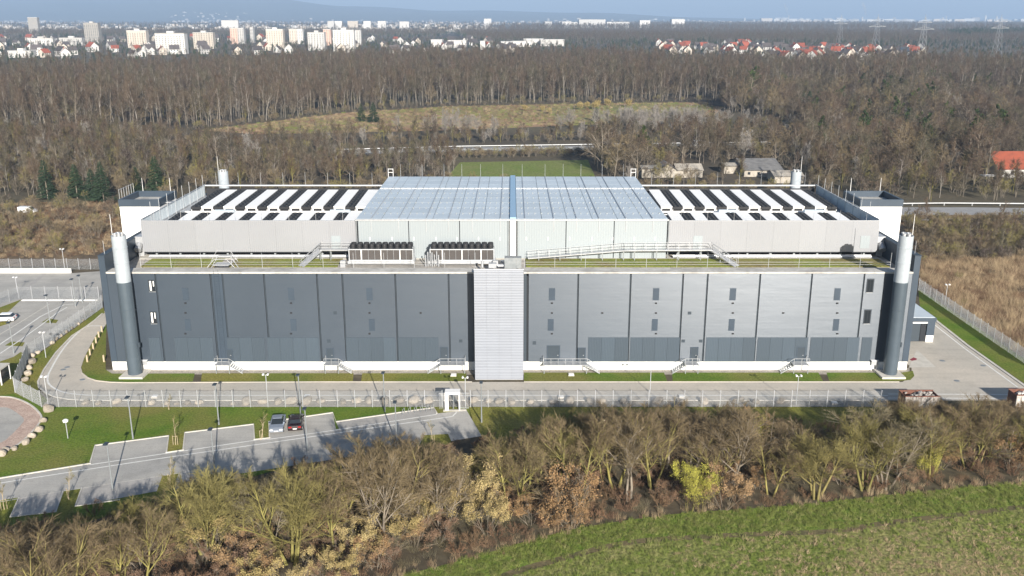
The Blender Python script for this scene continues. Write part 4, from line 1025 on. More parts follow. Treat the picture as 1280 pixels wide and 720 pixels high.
# undergrowth and grasses
def tuft(nm, m, n, h, spread, r=.012, lean=.5):
    segs = []
    for i in range(n):
        a = rs.uniform(0, 6.28); b = rs.uniform(0, 1)**.5*spread; l = rs.uniform(.1, lean); a2 = rs.uniform(0, 6.28); hh = h*rs.uniform(.5, 1.1)
        x, y = b*cos(a), b*sin(a); segs.append((x, y, 0, x+cos(a2)*l*hh, y+sin(a2)*l*hh, hh, r, r*.25))
    return seg_mesh(nm, segs, M[m], 3)
under = [joined('under_a', [q[0], q[1]]) for q in SH['russet']] + [tuft('under_c', 'bramble', 120, 1.0, 1.1, .014, 1.2), tuft('under_d', 'twig_grey', 120, 1.3, 1.2, .014, .9)]
scatter('undergrowth', fill(HEDGE, 1.9, rng), under, rng, .35, .8)
fringe = []
for i in range(len(es)-1):
    L = (es[i+1]-es[i]).length
    for k in range(int(L*2.2)):
        p = es[i].lerp(es[i+1], rng.uniform()); fringe.append((p.x+rng.normal(0,.35), p.y+rng.normal(.3,.5), 0))
scatter('reed_fringe', fringe, [tuft('reed_a', 'drygrass', 30, 1.0, .4, .012, .35), tuft('reed_b', 'leaf_pink', 24, .8, .4, .012, .5), tuft('reed_c', 'drygrass', 20, .7, .4, .012, .6)], rng, .4, 1.2)
fpoly = [(p.x, p.y) for p in e + far]; hpoly = [(p.x, p.y) for p in es] + [(p.x, p.y) for p in tk[::-1]]
pf = fill([p for p in fpoly if True], .62, rng); pf = pf[(pf[:,1] > 66)]
tkp = np.array([(p.x, p.y) for p in tk]); dmin = np.min((pf[:, None, 0]-tkp[None, :, 0])**2 + (pf[:, None, 1]-tkp[None, :, 1])**2, 1); pf = pf[dmin > .35]
inh = inside(hpoly, pf[:,0], pf[:,1])
dry = (~inh) & (rng.uniform(0, 1, len(pf)) < np.clip((pf[:,0]-14)/30*np.clip((92-pf[:,1])/10, 0, 1), 0, .8))
scatter('field_straw', pf[dry], [tuft('straw_a', 'drygrass', 20, .26, .3, .018, 1.3), tuft('straw_b', 'drygrass', 14, .2, .26, .018, 1.5)], rng, .6, 1.2)
scatter('field_stubble', pf[(~inh) & ~dry], [tuft('stub_a', 'stubble', 22, .30, .3, .018, 1.0), tuft('stub_b', 'stubble', 16, .24, .28, .02, 1.4), tuft('stub_c', 'stubble', 26, .34, .32, .016, .8)], rng, .6, 1.3)
scatter('headland_grass', np.concatenate([pf[inh], fill(hpoly, .8, rng)]), [tuft('head_a', 'grass_tuft', 26, .36, .35, .02, 1.0), tuft('head_b', 'grass_tuft', 20, .28, .3, .02, 1.2), tuft('head_c', 'stubble', 20, .26, .3, .018, 1.2)], rng, .6, 1.2)

# ------------------------------------------------------------------ fences
def wire_panel(w, h):
    segs = []
    n = int(w/.05)
    for i in range(n): x = .025 + i*.05; segs.append((x, 0, .05, x, 0, h, .0055, .0055))
    for i in range(12):
        z = .08 + (h-.12)*i/11
        for s in (-.008, .008): segs.append((0, s, z, w, s, z, .006, .006))
    return segs
PANEL = seg_mesh('wire_panel', wire_panel(2.5, 2.4), M['fence'], 3)
POST = MB().box(-.045, .045, -.035, .035, 0, 2.55).box(-.05, .05, -.04, .04, 2.551, 2.58).mesh('fence_post', M['silver'])
def fence(label, pts, group='steel mesh fences round the site', world=False, gap=None):
    ps = [p if world else G(*p) for p in pts]
    t = thing('mesh_fence', label, 'fence', tuple(ps[0]), 0, group)
    for a, b in zip(ps[:-1], ps[1:]):
        d = b-a; n = max(1, round(d.length/2.5)); az = math.atan2(d.y, d.x)
        for i in range(n):
            p = a.lerp(b, i/n) - ps[0]
            link('post', POST, t, p, (0, 0, az))
            q = link('panel', PANEL, t, p, (0, 0, az)); q.scale = (d.length/n/2.5, 1, 1)
    link('post', POST, t, ps[-1]-ps[0], (0, 0, az))
    return t
fence('long front mesh fence between the lawn and the boulder strip, left of the turnstile', [(52,508.8),(553,508.8)])
fence('front mesh fence right of the turnstile, running behind the tree belt', [(588,508.8),(1100,508.8)])
fence('dark angled mesh fence at the left corner of the site beside the gravel ring', [(52,508.8),(19,491),(36,448)])
fence('mesh fence between the left car park and the curving site road', [(36,448),(65,429),(87,414),(107,400),(128,385)])
fence('mesh fence across the far side of the left car park, behind the white kerb', [(24,373.5),(124,373.5)])
fence('mesh fence with a diagonal run at the far left edge of the staff car park', [(-30,395),(0,381),(24,373.5)])
fence('mesh fence on the far left above the long white wall, below the brown scrub', [(-60,337),(128,337)])
fence('mesh fence along the right edge of the site beside the dry reed ground', [(1148,363),(1200,399),(1290,461)])
t = thing('low_wall', 'long low white wall at the far side of the left yard', 'wall', tuple(G(0,341)), 0)
a, b = G(-60,341.3), G(89,341.3); part('wall', MB().box(a.x, b.x, a.y, a.y+.3, 0, .95), M['plinth'], t, tuple(G(0,341))); part('coping', MB().box(a.x-.05, b.x+.05, a.y-.05, a.y+.35, .951, 1.03), M['kerb'], t, tuple(G(0,341)))

# turnstile gate
g0 = G(566, 511); t = thing('turnstile_gate', 'white full-height turnstile cabin set in the front fence', 'turnstile', tuple(g0))
part('frame', MB().box(-1.05,-.9,-.7,.7,0,2.45).box(.9,1.05,-.7,.7,0,2.45).box(-1.05,1.05,-.7,.7,2.451,2.75).box(-.9,-.55,-.7,-.6,0,2.45), M['white_metal'], t)
mb = MB().tube((.1,0,0),(.1,0,2.44),.06,n=8)
for k in range(10):
    for a in (0, 2.09, 4.18): mb.bar((.1,0,.3+.21*k), (.1+.62*cos(a+.4),.62*sin(a+.4),.3+.21*k), .035)
part('rotor', mb, M['grey_metal'], t)
mb = MB()
for i in range(9): mb.bar((1.06+.14*i,0,0), (1.06+.14*i,0,2.4), .03)
mb.bar((1.05,0,2.4),(2.3,0,2.4),.06).bar((1.05,0,.15),(2.3,0,.15),.06)
part('side_gate', mb, M['silver'], t)
mb = MB()
for i in range(8): mb.bar((-1.9+.12*i,0,0), (-1.9+.12*i,0,2.4), .03)
part('side_grille', mb.bar((-1.95,0,2.4),(-1.05,0,2.4),.06), M['silver'], t)
part('card_reader', MB().box(.55,.75,-.85,-.72,1.0,1.4), M['black'], t)

# ------------------------------------------------------------------ lamps, masts, posts
def street_lamp(px, py, h, label, dbl=False):
    t = thing('street_lamp', label, 'street lamp', tuple(G(px, py)), 0, 'slim grey street lamps')
    part('pole', MB().tube((0,0,0),(0,0,1.0),.11,.11,8).tube((0,0,1.0),(0,0,h-.1),.085,.07,8), M['grey_metal'], t)
    hd = part('lamp_head', MB().box(-.22,.22,-.6,.16,h-.1,h+.04), M['slate_dark'], t); part('lens', MB().box(-.11,.11,-.5,.05,h-.13,h-.101), M['white_metal'], hd)
    if dbl: part('lamp_head', MB().box(-.14,.14,.16,.7,h-.1,h+.02), M['grey_metal'], t)
LP = [(273.7,530.8,'at the rear kerb of the second parking bay'), (166.3,548.5,'on the lawn behind the first parking bay'), (269,592,'at the near edge of the road, opposite the second parking bay'), (376,518,'on the lawn just behind the dark red car'),
      (384.5,564,'at the near road edge, just below the two parked cars'), (495.8,555,'near the tree belt, left of the turnstile'), (481,515,'on the lawn behind the narrow end bay'), (141,612,'at the near road edge, left of the first planted island'),
      (602,528,'on the dry lawn right of the turnstile')]
for px, py, w in LP: street_lamp(px, py, 6.0, 'slim grey street lamp ' + w)
for px, py, w in ((63,405,'in the middle of the left car park'), (94.5,383,'at the far end of the left car park'), (17.5,442,'near the shelter at the left edge'), (103,378,'where the inner fence meets the white kerb')):
    street_lamp(px, py, 5.5, 'slim grey street lamp ' + w)
def cctv(px, py, h, label):
    t = thing('camera_mast', label, 'camera mast', tuple(G(px, py)), 0, 'white camera masts along the fences')
    part('pole', MB().tube((0,0,0),(0,0,h),.055,.05,8), M['fence'], t)
    part('arm', MB().bar((-.32,0,h-.05),(.32,0,h-.05),.05), M['fence'], t)
    for s in (-1, 1): part('camera', MB().box(s*.33-.11, s*.33+.11, -.25, .18, h-.02, h+.17).tube((s*.33,-.26,h+.07),(s*.33,-.3,h+.07),.05,n=8), M['white_metal'], t)
for px, py, h, w in ((335,506,4.6,'behind the fence above the silver car'), (812.5,491,4.4,'in the grass strip below the right facade half'), (995,506,4.4,'behind the fence toward its right end, below the facade'), (57.5,447,4.3,'beside the boulders at the left fence'),
                     (60.5,507,4.4,'at the left corner of the front fence'), (81,337,4.6,'at the far left fence above the white wall'), (22,366,3.2,'at the entrance of the left car park'), (1181,381,4,'on the verge at the right fence'), (582,510,4.6,'just right of the turnstile')):
    cctv(px, py, h, 'white camera mast ' + w)
p = G(85, 548); t = thing('lawn_lamp', 'short post with a round white lamp on the left lawn', 'lamp', tuple(p)); part('post', MB().tube((0,0,0),(0,0,2.4),.06,.06,8), M['silver'], t); part('lamp_shade', MB().lathe((0,0,2.3),[(0,.1),(.08,.33),(.3,.36),(.42,.2)],16), M['white_metal'], t)
for i, (px, py) in enumerate([(109.5,452.5),(113,444.5),(117,437),(120.5,429.5),(124,422.5),(127.8,415.5),(130.3,452.5)]):
    o = link('wooden_post', MB().box(-.11,.11,-.11,.11,0,1.15).add([(-.11,-.11,1.151),(.11,-.11,1.151),(.11,.11,1.151),(-.11,.11,1.151),(0,0,1.25)],[(0,1,4),(1,2,4),(2,3,4),(3,0,4)]).mesh('wooden_post', M['wood']), None, tuple(G(px,py)))
    tag(o, 'pale wooden marker post on the grass close to the corner of the left wall' if i == 6 else f'pale wooden marker post along the grass curve at the left corner, {ordw(i)} from the front', 'post', 'wooden marker posts on the grass curve')
RACK = MB().tube((-.35,0,0),(-.35,0,.8),.04,n=6).tube((-.35,0,.8),(.35,0,.8),.04,n=6).tube((.35,0,.8),(.35,0,0),.04,n=6).mesh('rack', M['grey_metal'])
for i, (px, py) in enumerate([(504.5,517.8),(512,516.6),(519.5,515.3),(527,514.2),(534,513.2),(540.5,512.3)]):
    o = link('bike_stand', RACK, None, tuple(G(px,py)), (0,0,R(75))); tag(o, f'grey hoop bicycle stand in the narrow end bay, {ordw(i)} from the left', 'bike stand', 'hoop bicycle stands')
# boulders
def rock(seed):
    r = np.random.default_rng(seed); import bmesh
    bm = bmesh.new(); bmesh.ops.create_icosphere(bm, subdivisions=2, radius=1)
    ax = r.normal(size=(7, 3)); ax /= np.linalg.norm(ax, axis=1, keepdims=True); cut = r.uniform(.6, .85, 7)
    for v in bm.verts:
        c = np.array(v.co)
        for a_, k in zip(ax, cut):
            dd = c@a_
            if dd > k: c = c - a_*(dd-k)
        c = c*(1+r.normal(0, .03)); v.co = c
    me = bpy.data.meshes.new('boulder'); bm.to_mesh(me); bm.free(); me.materials.append(M['boulder']); return me
RK = [rock(i) for i in range(5)]
BL = [(107,504,.75),(123,505,.6),(145,504,.85),(190,504.5,.75),(207,505,.6),(221,505,.55),(235,504.5,.7),(249,504.5,.75),(291,505,.5),(308,504,1.1),(329,503.5,.9),(347,504,.9),(364,503.5,1.15),(383.5,503.5,1.15),(401,503,.9),(429,504,.7),(446,502.5,.9),(462,502.5,1.0),(481,503,1.05),(499,502.5,1.2),(517,502.5,1.05),(535,502.5,1.0),
      (592,502,.9),(610,503,.7),(624,503,.9),(640,504,.9),(663,503.5,.7),(692,504,.75),(713,502.5,1.0),(737,503.5,.8),(750,503,1),(780,503,.8),(822,503,1.0),(850,503.5,.8),(880,503,.9),(923,502,1.0),(945,503.5,.8),(975,503,.85)]
for i, (px, py, s) in enumerate(BL):
    o = link('boulder', RK[i % 5], None, G(px, py) + Vector((0,0,s*.28)), (rng.uniform(-.3,.3), rng.uniform(-.3,.3), rng.uniform(0,6))); o.scale = (s*.98, s*.7, s*.52)
    tag(o, f"pale boulder behind the front fence, {ordw(i if px < 560 else i-22)} from the {'left corner' if px < 560 else 'turnstile going right'}", 'boulder', 'boulders along the front fence')
B2 = [(47.5,442,.8),(40,446,1.0),(40,454,1.15),(36.5,461,.9),(35,469,1.1),(31,476,1.0),(65.5,430,.8),(69,425,.8),(75.5,421,.75),(81.5,416.5,.9),(88.5,411.5,.8),(97,406,.8),(102.5,401.5,.75),(106,396.5,.8),(110,393,.95),(114.5,390,.9)]
for i, (px, py, s) in enumerate(B2):
    o = link('boulder', RK[(i*2) % 5], None, G(px, py) + Vector((0,0,s*.28)), (rng.uniform(-.3,.3), rng.uniform(-.3,.3), rng.uniform(0,6))); s *= .66; o.scale = (s, s*.85, s*.7)
    tag(o, f"sandy boulder along the inner side of the left fence, {ordw(i)} from the {'corner gap' if i < 6 else 'front'}" if i else 'sandy boulder at the bend of the left fence, nearest the car park', 'boulder', 'boulders along the left fence')
B3 = [(60.5,513.5,1.05,'largest and palest boulder, at the left corner of the front fence'),(48.5,538.5,.85,'pale boulder on the ring edge, nearest the fence corner'),(40,546.5,.75,'pale boulder on the ring edge, second from the fence corner'),(32.5,554.5,.75,'pale boulder on the ring edge, third from the fence corner'),
      (18,562,.55,'flat pale boulder on the ring edge, fourth from the fence corner'),(7,563.5,.6,'flat pale boulder on the ring edge, fifth from the fence corner'),(1.5,569,.9,'dark-shadowed boulder cut by the left edge of the photo'),(54,527,.7,'brown boulder on the right side of the gravel ring')]
for i, (px, py, s, lab) in enumerate(B3):
    o = link('boulder', RK[i % 5], None, G(px, py) + Vector((0,0,s*.28)), (.1, .2, i*1.3)); s *= .85; o.scale = (s, s*.85, s*.75); tag(o, lab, 'boulder', 'boulders round the gravel ring')
# manhole covers and small pale hydrant plates
for i, (px, py, w) in enumerate([(79,462,'on the road curve at the left corner, upper one'),(84,459,'on the road curve at the left corner, right one'),(103,474.5,'by the grass tip at the left corner'),(1178,451,'in the right yard, near the hall'),(1229,457,'in the right yard, near the right kerb'),(1196,476,'in the right yard, nearest the tree belt'),(540,532,'on the car park road below the narrow end bay')]):
    o = link('manhole_cover', MB().lathe((0,0,0),[(0,.42),(.02,.42),(.021,.34),(.012,.33)],18).mesh('manhole_cover', M['grey_metal']), None, tuple(G(px,py,.012))); tag(o, 'round dark manhole cover ' + w, 'manhole cover', 'manhole covers')
for i, (px, py, w) in enumerate([(714,469,'in the grass strip, just right of the white tower'),(567,469.5,'in the grass strip, just left of the white tower'),(701.5,497,'on the road below the long landing'),(852,496.5,'on the road below the right facade half'),(384,496,'on the road above the dark red car'),(1043,504.5,'by the fence line toward the right'),(194,496.5,'on the road at the left, below the second facade bay')]):
    t = thing('shaft_cover', 'small raised white shaft cover ' + w, 'shaft cover', tuple(G(px,py)), 0, 'raised white shaft covers'); part('collar', MB().box(-.45,.45,-.45,.45,0,.18), M['kerb'], t); part('lid', MB().box(-.38,.38,-.38,.38,.181,.25), M['white_metal'], t)

# ------------------------------------------------------------------ young trees on the lawn and islands
yw_, yt_, _t = grow(rs, 4.6, stems=1, lean=.05, limb=(9,.28,35,.42), br=(4,.5,36), tw=(4,.55,36), r0=.055, twig_r=.010, up=(.02,.12,.08,.04))
YT, YC = seg_mesh('young_trunk', yw_, M['wood'], 5), seg_mesh('young_crown', yt_, M['twig_green'], 3)
for px, py, s, w in ((5.5,637,1.0,'on the leftmost planted island'), (85.5,624,1.0,'on the planted island between the two near bays'), (219.5,556,1.0,'on the grass gap between the first two rear bays'), (327,549,1.05,'on the grass gap beside the silver car'), (212,604,.9,'on the planted island right of the near bays'),
                     (541,553,.8,'on the small island near the turnstile'), (211,512,.6,'at the fence behind the left lawn')):
    o = thing('young_tree', 'thin young bare tree ' + w, 'tree', tuple(G(px,py)), px*.1, 'thin young trees of the car park'); o.scale = (s, s, s); link('trunk', YT, o); link('crown', YC, o)
    part('stake', MB().tube((.3,0,0),(.3,0,1.3),.03,n=6).tube((-.3,0,0),(-.3,0,1.3),.03,n=6).bar((-.3,0,1.2),(.3,0,1.2),.035), M['wood'], o)

# ------------------------------------------------------------------ cars
def car(name, label, loc, rz, paint, cat='car', estate=False, red_lights=True):
    t = thing(name, label, cat, loc, rz, None)
    # side profile (x along the car, front +x), extruded with tumblehome
    low = [(-2.15,.32),(-2.2,.62),(-2.1,.95),(-1.2,1.0),(1.0,.98),(1.85,.86),(2.2,.66),(2.22,.36)]
    mb = MB(); n = len(low)
    ws = [.78,.88,.9,.86]; 
    rows = []
    for yy, sx in ((-.90,.985),(-.82,1.0),(.82,1.0),(.90,.985)): rows += [(x*sx, yy, z*(1 if abs(yy) < .85 else .97)+(0 if abs(yy) < .85 else .0)) for x, z in low]
    fs = []
    for r in range(3):
        for i in range(n): fs.append((r*n+i, r*n+(i+1) % n, (r+1)*n+(i+1) % n, (r+1)*n+i))
    fs += [tuple(range(n))[::-1], tuple(range(3*n, 4*n))]
    part('body', mb.add(rows, fs), paint, t, smooth=False)
    xr = -1.95 if estate else -1.35
    roof = [(xr,1.0),(xr+.35,1.44),(.25,1.46),(1.05,.98)]
    rows = [(x, -.76 if z < 1.2 else -.60, z) for x, z in roof] + [(x, .76 if z < 1.2 else .60, z) for x, z in roof]
    part('windows', MB().add(rows, [(0,1,2,3),(7,6,5,4),(0,4,5,1),(2,6,7,3),(0,3,7,4),(1,5,6,2)]), M['glass'], t)
    part('roof', MB().add([(xr+.3,-.62,1.43),(.3,-.62,1.45),(.3,.62,1.45),(xr+.3,.62,1.43),(xr+.42,-.55,1.50),(.2,-.55,1.52),(.2,.55,1.52),(xr+.42,.55,1.50)], [(0,3,2,1),(4,5,6,7),(0,1,5,4),(1,2,6,5),(2,3,7,6),(3,0,4,7)]), paint, t)
    for sx in (-1.35, 1.4):
        for sy in (-.84, .84):
            w = part('wheel', MB().tube((sx, sy-.1, .32), (sx, sy+.1, .32), .32, n=16), M['black'], t)
            part('rim', MB().tube((sx, sy-.11 if sy < 0 else sy+.11, .32), (sx, sy-.1 if sy < 0 else sy+.1, .32), .2, n=12), M['silver'], w)
    for sy in (-.62, .62):
        part('headlight', MB().box(2.12,2.225,sy-.2,sy+.2,.58,.74), M['white_metal'], t)
        part('tail_light', MB().box(-2.21,-2.12,sy-.2,sy+.2,.72,.9), mat('tail_red', (.3,.01,.01), rough=.3) if 'tail_red' not in bpy.data.materials else bpy.data.materials['tail_red'], t)
        part('mirror', MB().box(.75,.95,sy*1.52-.1,sy*1.52+.1,.98,1.12), paint, t)
    part('number_plate', MB().box(-2.215,-2.195,-.26,.26,.52,.64).box(2.226,2.235,-.26,.26,.42,.53), M['white_metal'], t)
    return t
pc = mat('silver_paint', (.30,.34,.40), rough=.3, metal=.5); pr_ = mat('dark_red_paint', (.016,.006,.007), rough=.22, spec=.7); pw = mat('white_car_paint', (.75,.76,.78), rough=.25)
gb = (G(347,535)-G(345,520)); az = R(96)
car('parked_car', 'silver blue car parked nose forward on the third rear bay', tuple(G(347.5,534.5)), R(-82), pc)
car('parked_car', 'dark red car parked nose to the lawn beside the silver one', tuple(G(370.5,532.5)), R(98), pr_)
car('parked_car', 'white estate car with a dark rear in the left car park', tuple(G(4,401.5)), R(188), pw, estate=True)
# shelter at the left edge
p = G(-4, 478); t = thing('shelter', 'pale shelter with glazed side cut by the left edge of the photo', 'shelter', tuple(p), R(0)); 
part('roof', MB().box(-2.2,1.5,-1.3,1.6,2.35,2.55), M['kerb'], t); part('frame', MB().box(1.3,1.45,-1.2,-1.05,0,2.34).box(1.3,1.45,1.35,1.5,0,2.34).box(-2.1,-1.95,-1.2,-1.05,0,2.34).box(.4,.55,-1.2,-1.05,0,2.34), M['white_metal'], t)
part('glazing', MB().box(-1.94,.39,-1.15,-1.1,.2,2.2).box(1.36,1.39,-1.04,1.34,.2,2.2), M['glass'], t); part('back_wall', MB().box(-2.1,1.29,1.38,1.48,0,2.34), M['grey_metal'], t)
# rusty skips behind the trees at the right
def skip(label, px, py, L, open_=True):
    p = G(px, py); t = thing('waste_skip', label, 'container', tuple(p), 0, 'rusty containers by the fence')
    h, w = 1.9, 2.3
    part('shell', MB().box(-L/2,L/2,w/2-.08,w/2,.2,h).box(-L/2,-L/2+.08,-w/2+.081,w/2-.081,.2,h).box(L/2-.08,L/2,-w/2+.081,w/2-.081,.2,h).box(-L/2,L/2,-w/2,w/2,.1,.199), M['rust'], t)
    part('side_wall', MB().box(-L/2,L/2,-w/2,-w/2+.08,.2,h), M['waste'], t)
    for i in range(int(L/.7)+1): x = -L/2 + .05 + i*(L-.1)/int(L/.7); part('rib', MB().box(x-.05,x+.05,-w/2-.07,-w/2-.003,.2,h), M['render_grey'], t)
    part('rim', MB().box(-L/2-.06,L/2+.06,-w/2-.09,-w/2+.1,h+.003,h+.1).box(-L/2-.06,L/2+.06,w/2-.1,w/2+.09,h+.003,h+.1), M['rust'], t)
    r = np.random.default_rng(int(px)); mb = MB()
    for i in range(40):
        x, y, z = r.uniform(-L/2+.3,L/2-.3), r.uniform(-w/2+.3,w/2-.3), r.uniform(h-.4,h+.05); s = r.uniform(.1,.3); mb.bar((x-s,y-s*.4,z), (x+s,y+s*.3,z+r.uniform(-.1,.2)), s)
    tag(part('waste', mb, M['waste'], t), kind='stuff')
skip('rusty open skip filled with waste, by the fence behind the trees', 1147, 507.5, 4.8)
skip('rusty skip at the right edge of the photo, behind the trees', 1288, 506, 5.6)
def box_thing(label, px, py, w, d, h):
    p = G(px, py); t = thing('site_container', label, 'container', tuple(p)); part('shell', MB().box(-w/2,w/2,-d/2,d/2,.12,h), M['white_metal'], t)
    for i in range(12): x = -w/2 + .15 + i*(w-.3)/11; part('rib', MB().box(x-.06,x+.06,-d/2-.05,-d/2-.002,.2,h-.1), M['white_metal'], t)
    part('skid', MB().box(-w/2,w/2,-d/2,-d/2+.2,0,.119).box(-w/2,w/2,d/2-.2,d/2,0,.119), M['grey_metal'], t)

# ------------------------------------------------------------------ land behind the hall
def GW(l): return [tuple(G(*p).xy) for p in l]
sheet('scrub_ground', [(-200,262),(130,255),(300,258),(300,320),(128,332),(-200,334)], .006, M['straw'])
sheet('reed_ground', [(1120,268),(1420,268),(1420,540),(1292,458),(1200,398),(1150,360),(1120,330)], .006, M['straw'])
CLEAR = [(250,163),(330,153),(430,141),(560,133),(700,130),(860,128),(905,134),(890,146),(800,153),(690,158),(560,163),(430,166),(320,168)]
sheet('clearing', CLEAR, .05, M['clearing'])
sheet('clearing_meadow', [(690,134),(840,128.6),(895,133),(870,146),(760,152),(690,150)], .09, M['rough_meadow'])
sheet('meadow', [(556,224),(575,203),(735,200),(745,224)], .05, M['meadow'])
HW = [(430,191),(575,187),(700,185.5),(850,183),(975,181.5),(1100,179)]
ribbon('highway', HW, 13, .06, M['road_far'], False)
def rail_fence(name, label, pts, hgt, m, step=8.0):
    ps = [G(*p) for p in pts]; t = thing(name, label, 'guard rail', tuple(ps[0]), 0); mb = MB(); mp = MB()
    for a, b in zip(ps[:-1], ps[1:]):
        mb.bar(a-ps[0]+Vector((0,0,hgt)), b-ps[0]+Vector((0,0,hgt)), .1, .3); n = max(1, int((b-a).length/step))
        for i in range(n): p = a.lerp(b, i/n)-ps[0]; mp.box(p.x-.08,p.x+.08,p.y-.08,p.y+.08,0,hgt)
    part('rail', mb, m, t); part('posts', mp, m, t)['kind'] = 'stuff'; return t
rail_fence('guard_rail', 'pale guard rail on the near side of the far road across the wood', [(430,193.5),(575,189.5),(850,185.3),(975,183.6)], .8, M['grey_metal'])
rail_fence('guard_rail', 'pale guard rail on the far side of the far road across the wood', [(430,189),(575,185),(850,181),(975,179.6)], .8, M['silver'])
ribbon('side_road', [(1095,265),(1140,264),(1220,264),(1320,265.5)], 11, .05, M['road_far'], False)
rail_fence('guard_rail', 'pale guard rail along the road at the right behind the hall', [(1100,258),(1180,257),(1320,258)], .8, M['silver'])
ribbon('side_road', [(1130,276.5),(1180,274),(1320,276)], 2.2, .05, M['kerb'], False)
ribbon('side_road', [(1195,152),(1240,160),(1330,173)], 10, .05, M['road_far'], False)
ribbon('side_road', [(-60,266.5),(80,265.5),(150,263)], 3.5, .05, M['straw'], False)
def simple_vehicle(label, px, py, col, cat, L, H, rz=0):
    t = thing('van' if cat == 'van' else 'truck', label, cat, tuple(G(px,py)), rz)
    part('body', MB().add([(-L/2,-.95,.4),(L/2,-.95,.4),(L/2,.95,.4),(-L/2,.95,.4),(-L/2,-.95,H),(L/2-1.5,-.9,H),(L/2-1.5,.9,H),(-L/2,.95,H),(L/2,-.95,1.1),(L/2,.95,1.1),(L/2-.75,-.9,1.15),(L/2-.75,.9,1.15)],
       [(0,3,2,1),(4,5,6,7),(0,1,8,10,5,4),(3,7,6,11,9,2),(0,4,7,3),(1,2,9,8),(8,9,11,10),(10,11,6,5)]), col, t)
    part('windscreen', MB().add([(L/2-.72,-.85,1.2),(L/2-.72,.85,1.2),(L/2-1.42,.82,H-.05),(L/2-1.42,-.82,H-.05)],[(0,1,2,3)]), M['glass'], t)
    for x in (-L/2+1, L/2-1):
        for y in (-.85,.85): part('wheel', MB().tube((x,y-.12,.36),(x,y+.12,.36),.36,n=12), M['black'], t)
    return t
simple_vehicle('white van on the scrub track at the far left behind the hall', 35, 266.5, pw, 'van', 4.6, 1.9)
simple_vehicle('white box truck on the far road across the wood', 877, 184.5, pw, 'truck', 7.0, 3.2)

# --- derelict low buildings and houses behind the right part of the hall
def hut(label, px0, px1, pyb, hwall, hroof, depth, wallm, roofm, gable_front=False, cat='building', name='low_building', group=None, win=True):
    a, b = G(px0, pyb), G(px1, pyb); c = (a+b)/2; w = (b-a).length
    t = thing(name, label, cat, tuple(c), 0, group)
    part('wall', MB().box(-w/2,w/2,0,depth,0,hwall), M[wallm], t)
    e_ = .35
    if gable_front:
        v = [(-w/2-e_,-e_,hwall),(0,-e_,hwall+hroof),(w/2+e_,-e_,hwall),(-w/2-e_,depth+e_,hwall),(0,depth+e_,hwall+hroof),(w/2+e_,depth+e_,hwall)]
        part('roof', MB().add(v,[(0,1,4,3),(1,2,5,4)]).add([(x,y,z+.15) for x,y,z in v],[(0,3,4,1),(1,4,5,2)]), M[roofm], t)
        part('gable', MB().add([(-w/2,0,hwall),(w/2,0,hwall),(0,0,hwall+hroof*.98)],[(0,1,2)]).add([(-w/2,depth,hwall),(w/2,depth,hwall),(0,depth,hwall+hroof*.98)],[(2,1,0)]), M[wallm], t)
    else:
        v = [(-w/2-e_,-e_,hwall),(w/2+e_,-e_,hwall),(w/2+e_,depth/2,hwall+hroof),(-w/2-e_,depth/2,hwall+hroof),(w/2+e_,depth+e_,hwall),(-w/2-e_,depth+e_,hwall)]
        part('roof', MB().add(v,[(0,1,2,3),(3,2,4,5)]).add([(x,y,z+.15) for x,y,z in v],[(0,1,2,3),(3,2,4,5)]), M[roofm], t)
        part('gable', MB().add([(-w/2,0,hwall),(-w/2,depth,hwall),(-w/2,depth/2,hwall+hroof*.98)],[(0,2,1)]).add([(w/2,0,hwall),(w/2,depth,hwall),(w/2,depth/2,hwall+hroof*.98)],[(0,1,2)]), M[wallm], t)
    if win:
        n = max(2, int(w/3))
        for i in range(n):
            x = -w/2 + w*(i+.5)/n; part('window', MB().box(x-.45,x+.45,-.04,.02,hwall*.35,hwall*.75), M['glass'], t)
    return t
hut('pale derelict building left of the open gable, behind the right roof pen', 802, 822, 222, 3.0, .5, 8, 'old_wall', 'old_wall', win=False)
hut('pale derelict building with a dark open gable behind the right roof pen', 822, 846, 222, 2.4, 2.2, 9, 'old_wall', 'old_roof', True, win=False)
hut('pale derelict building with a low wide roof, right of the dark gable', 846, 878, 222, 2.4, 1.6, 10, 'old_wall', 'old_wall', win=False)
hut('pale flat building fragment between the derelict huts and the grey-roofed house', 905, 932, 217, 2.6, .6, 8, 'old_wall', 'old_wall', win=False)
hut('grey-roofed house behind the right roof pen, near the rear flue stack', 930, 978, 221, 2.2, 2.4, 24, 'old_wall', 'old_roof')
hut('low pale shed with a grey roof beside the right rear flue stack', 968, 1004, 229, 2.2, 1.2, 10, 'old_wall', 'old_wall', win=False)
hut('house with a bright red hipped roof at the right edge of the photo', 1246, 1320, 222, 2.8, 5.2, 14, 'render_white', 'tile_red')
p = G(1235, 232); t = thing('canopy', 'small pale flat canopy on a post among the trees at the right', 'canopy', tuple(p)); part('post', MB().tube((0,0,0),(0,0,3.2),.15,n=8), M['silver'], t); part('roof', MB().box(-2.8,2.8,-1.4,1.4,3.2,3.5), M['render_white'], t)

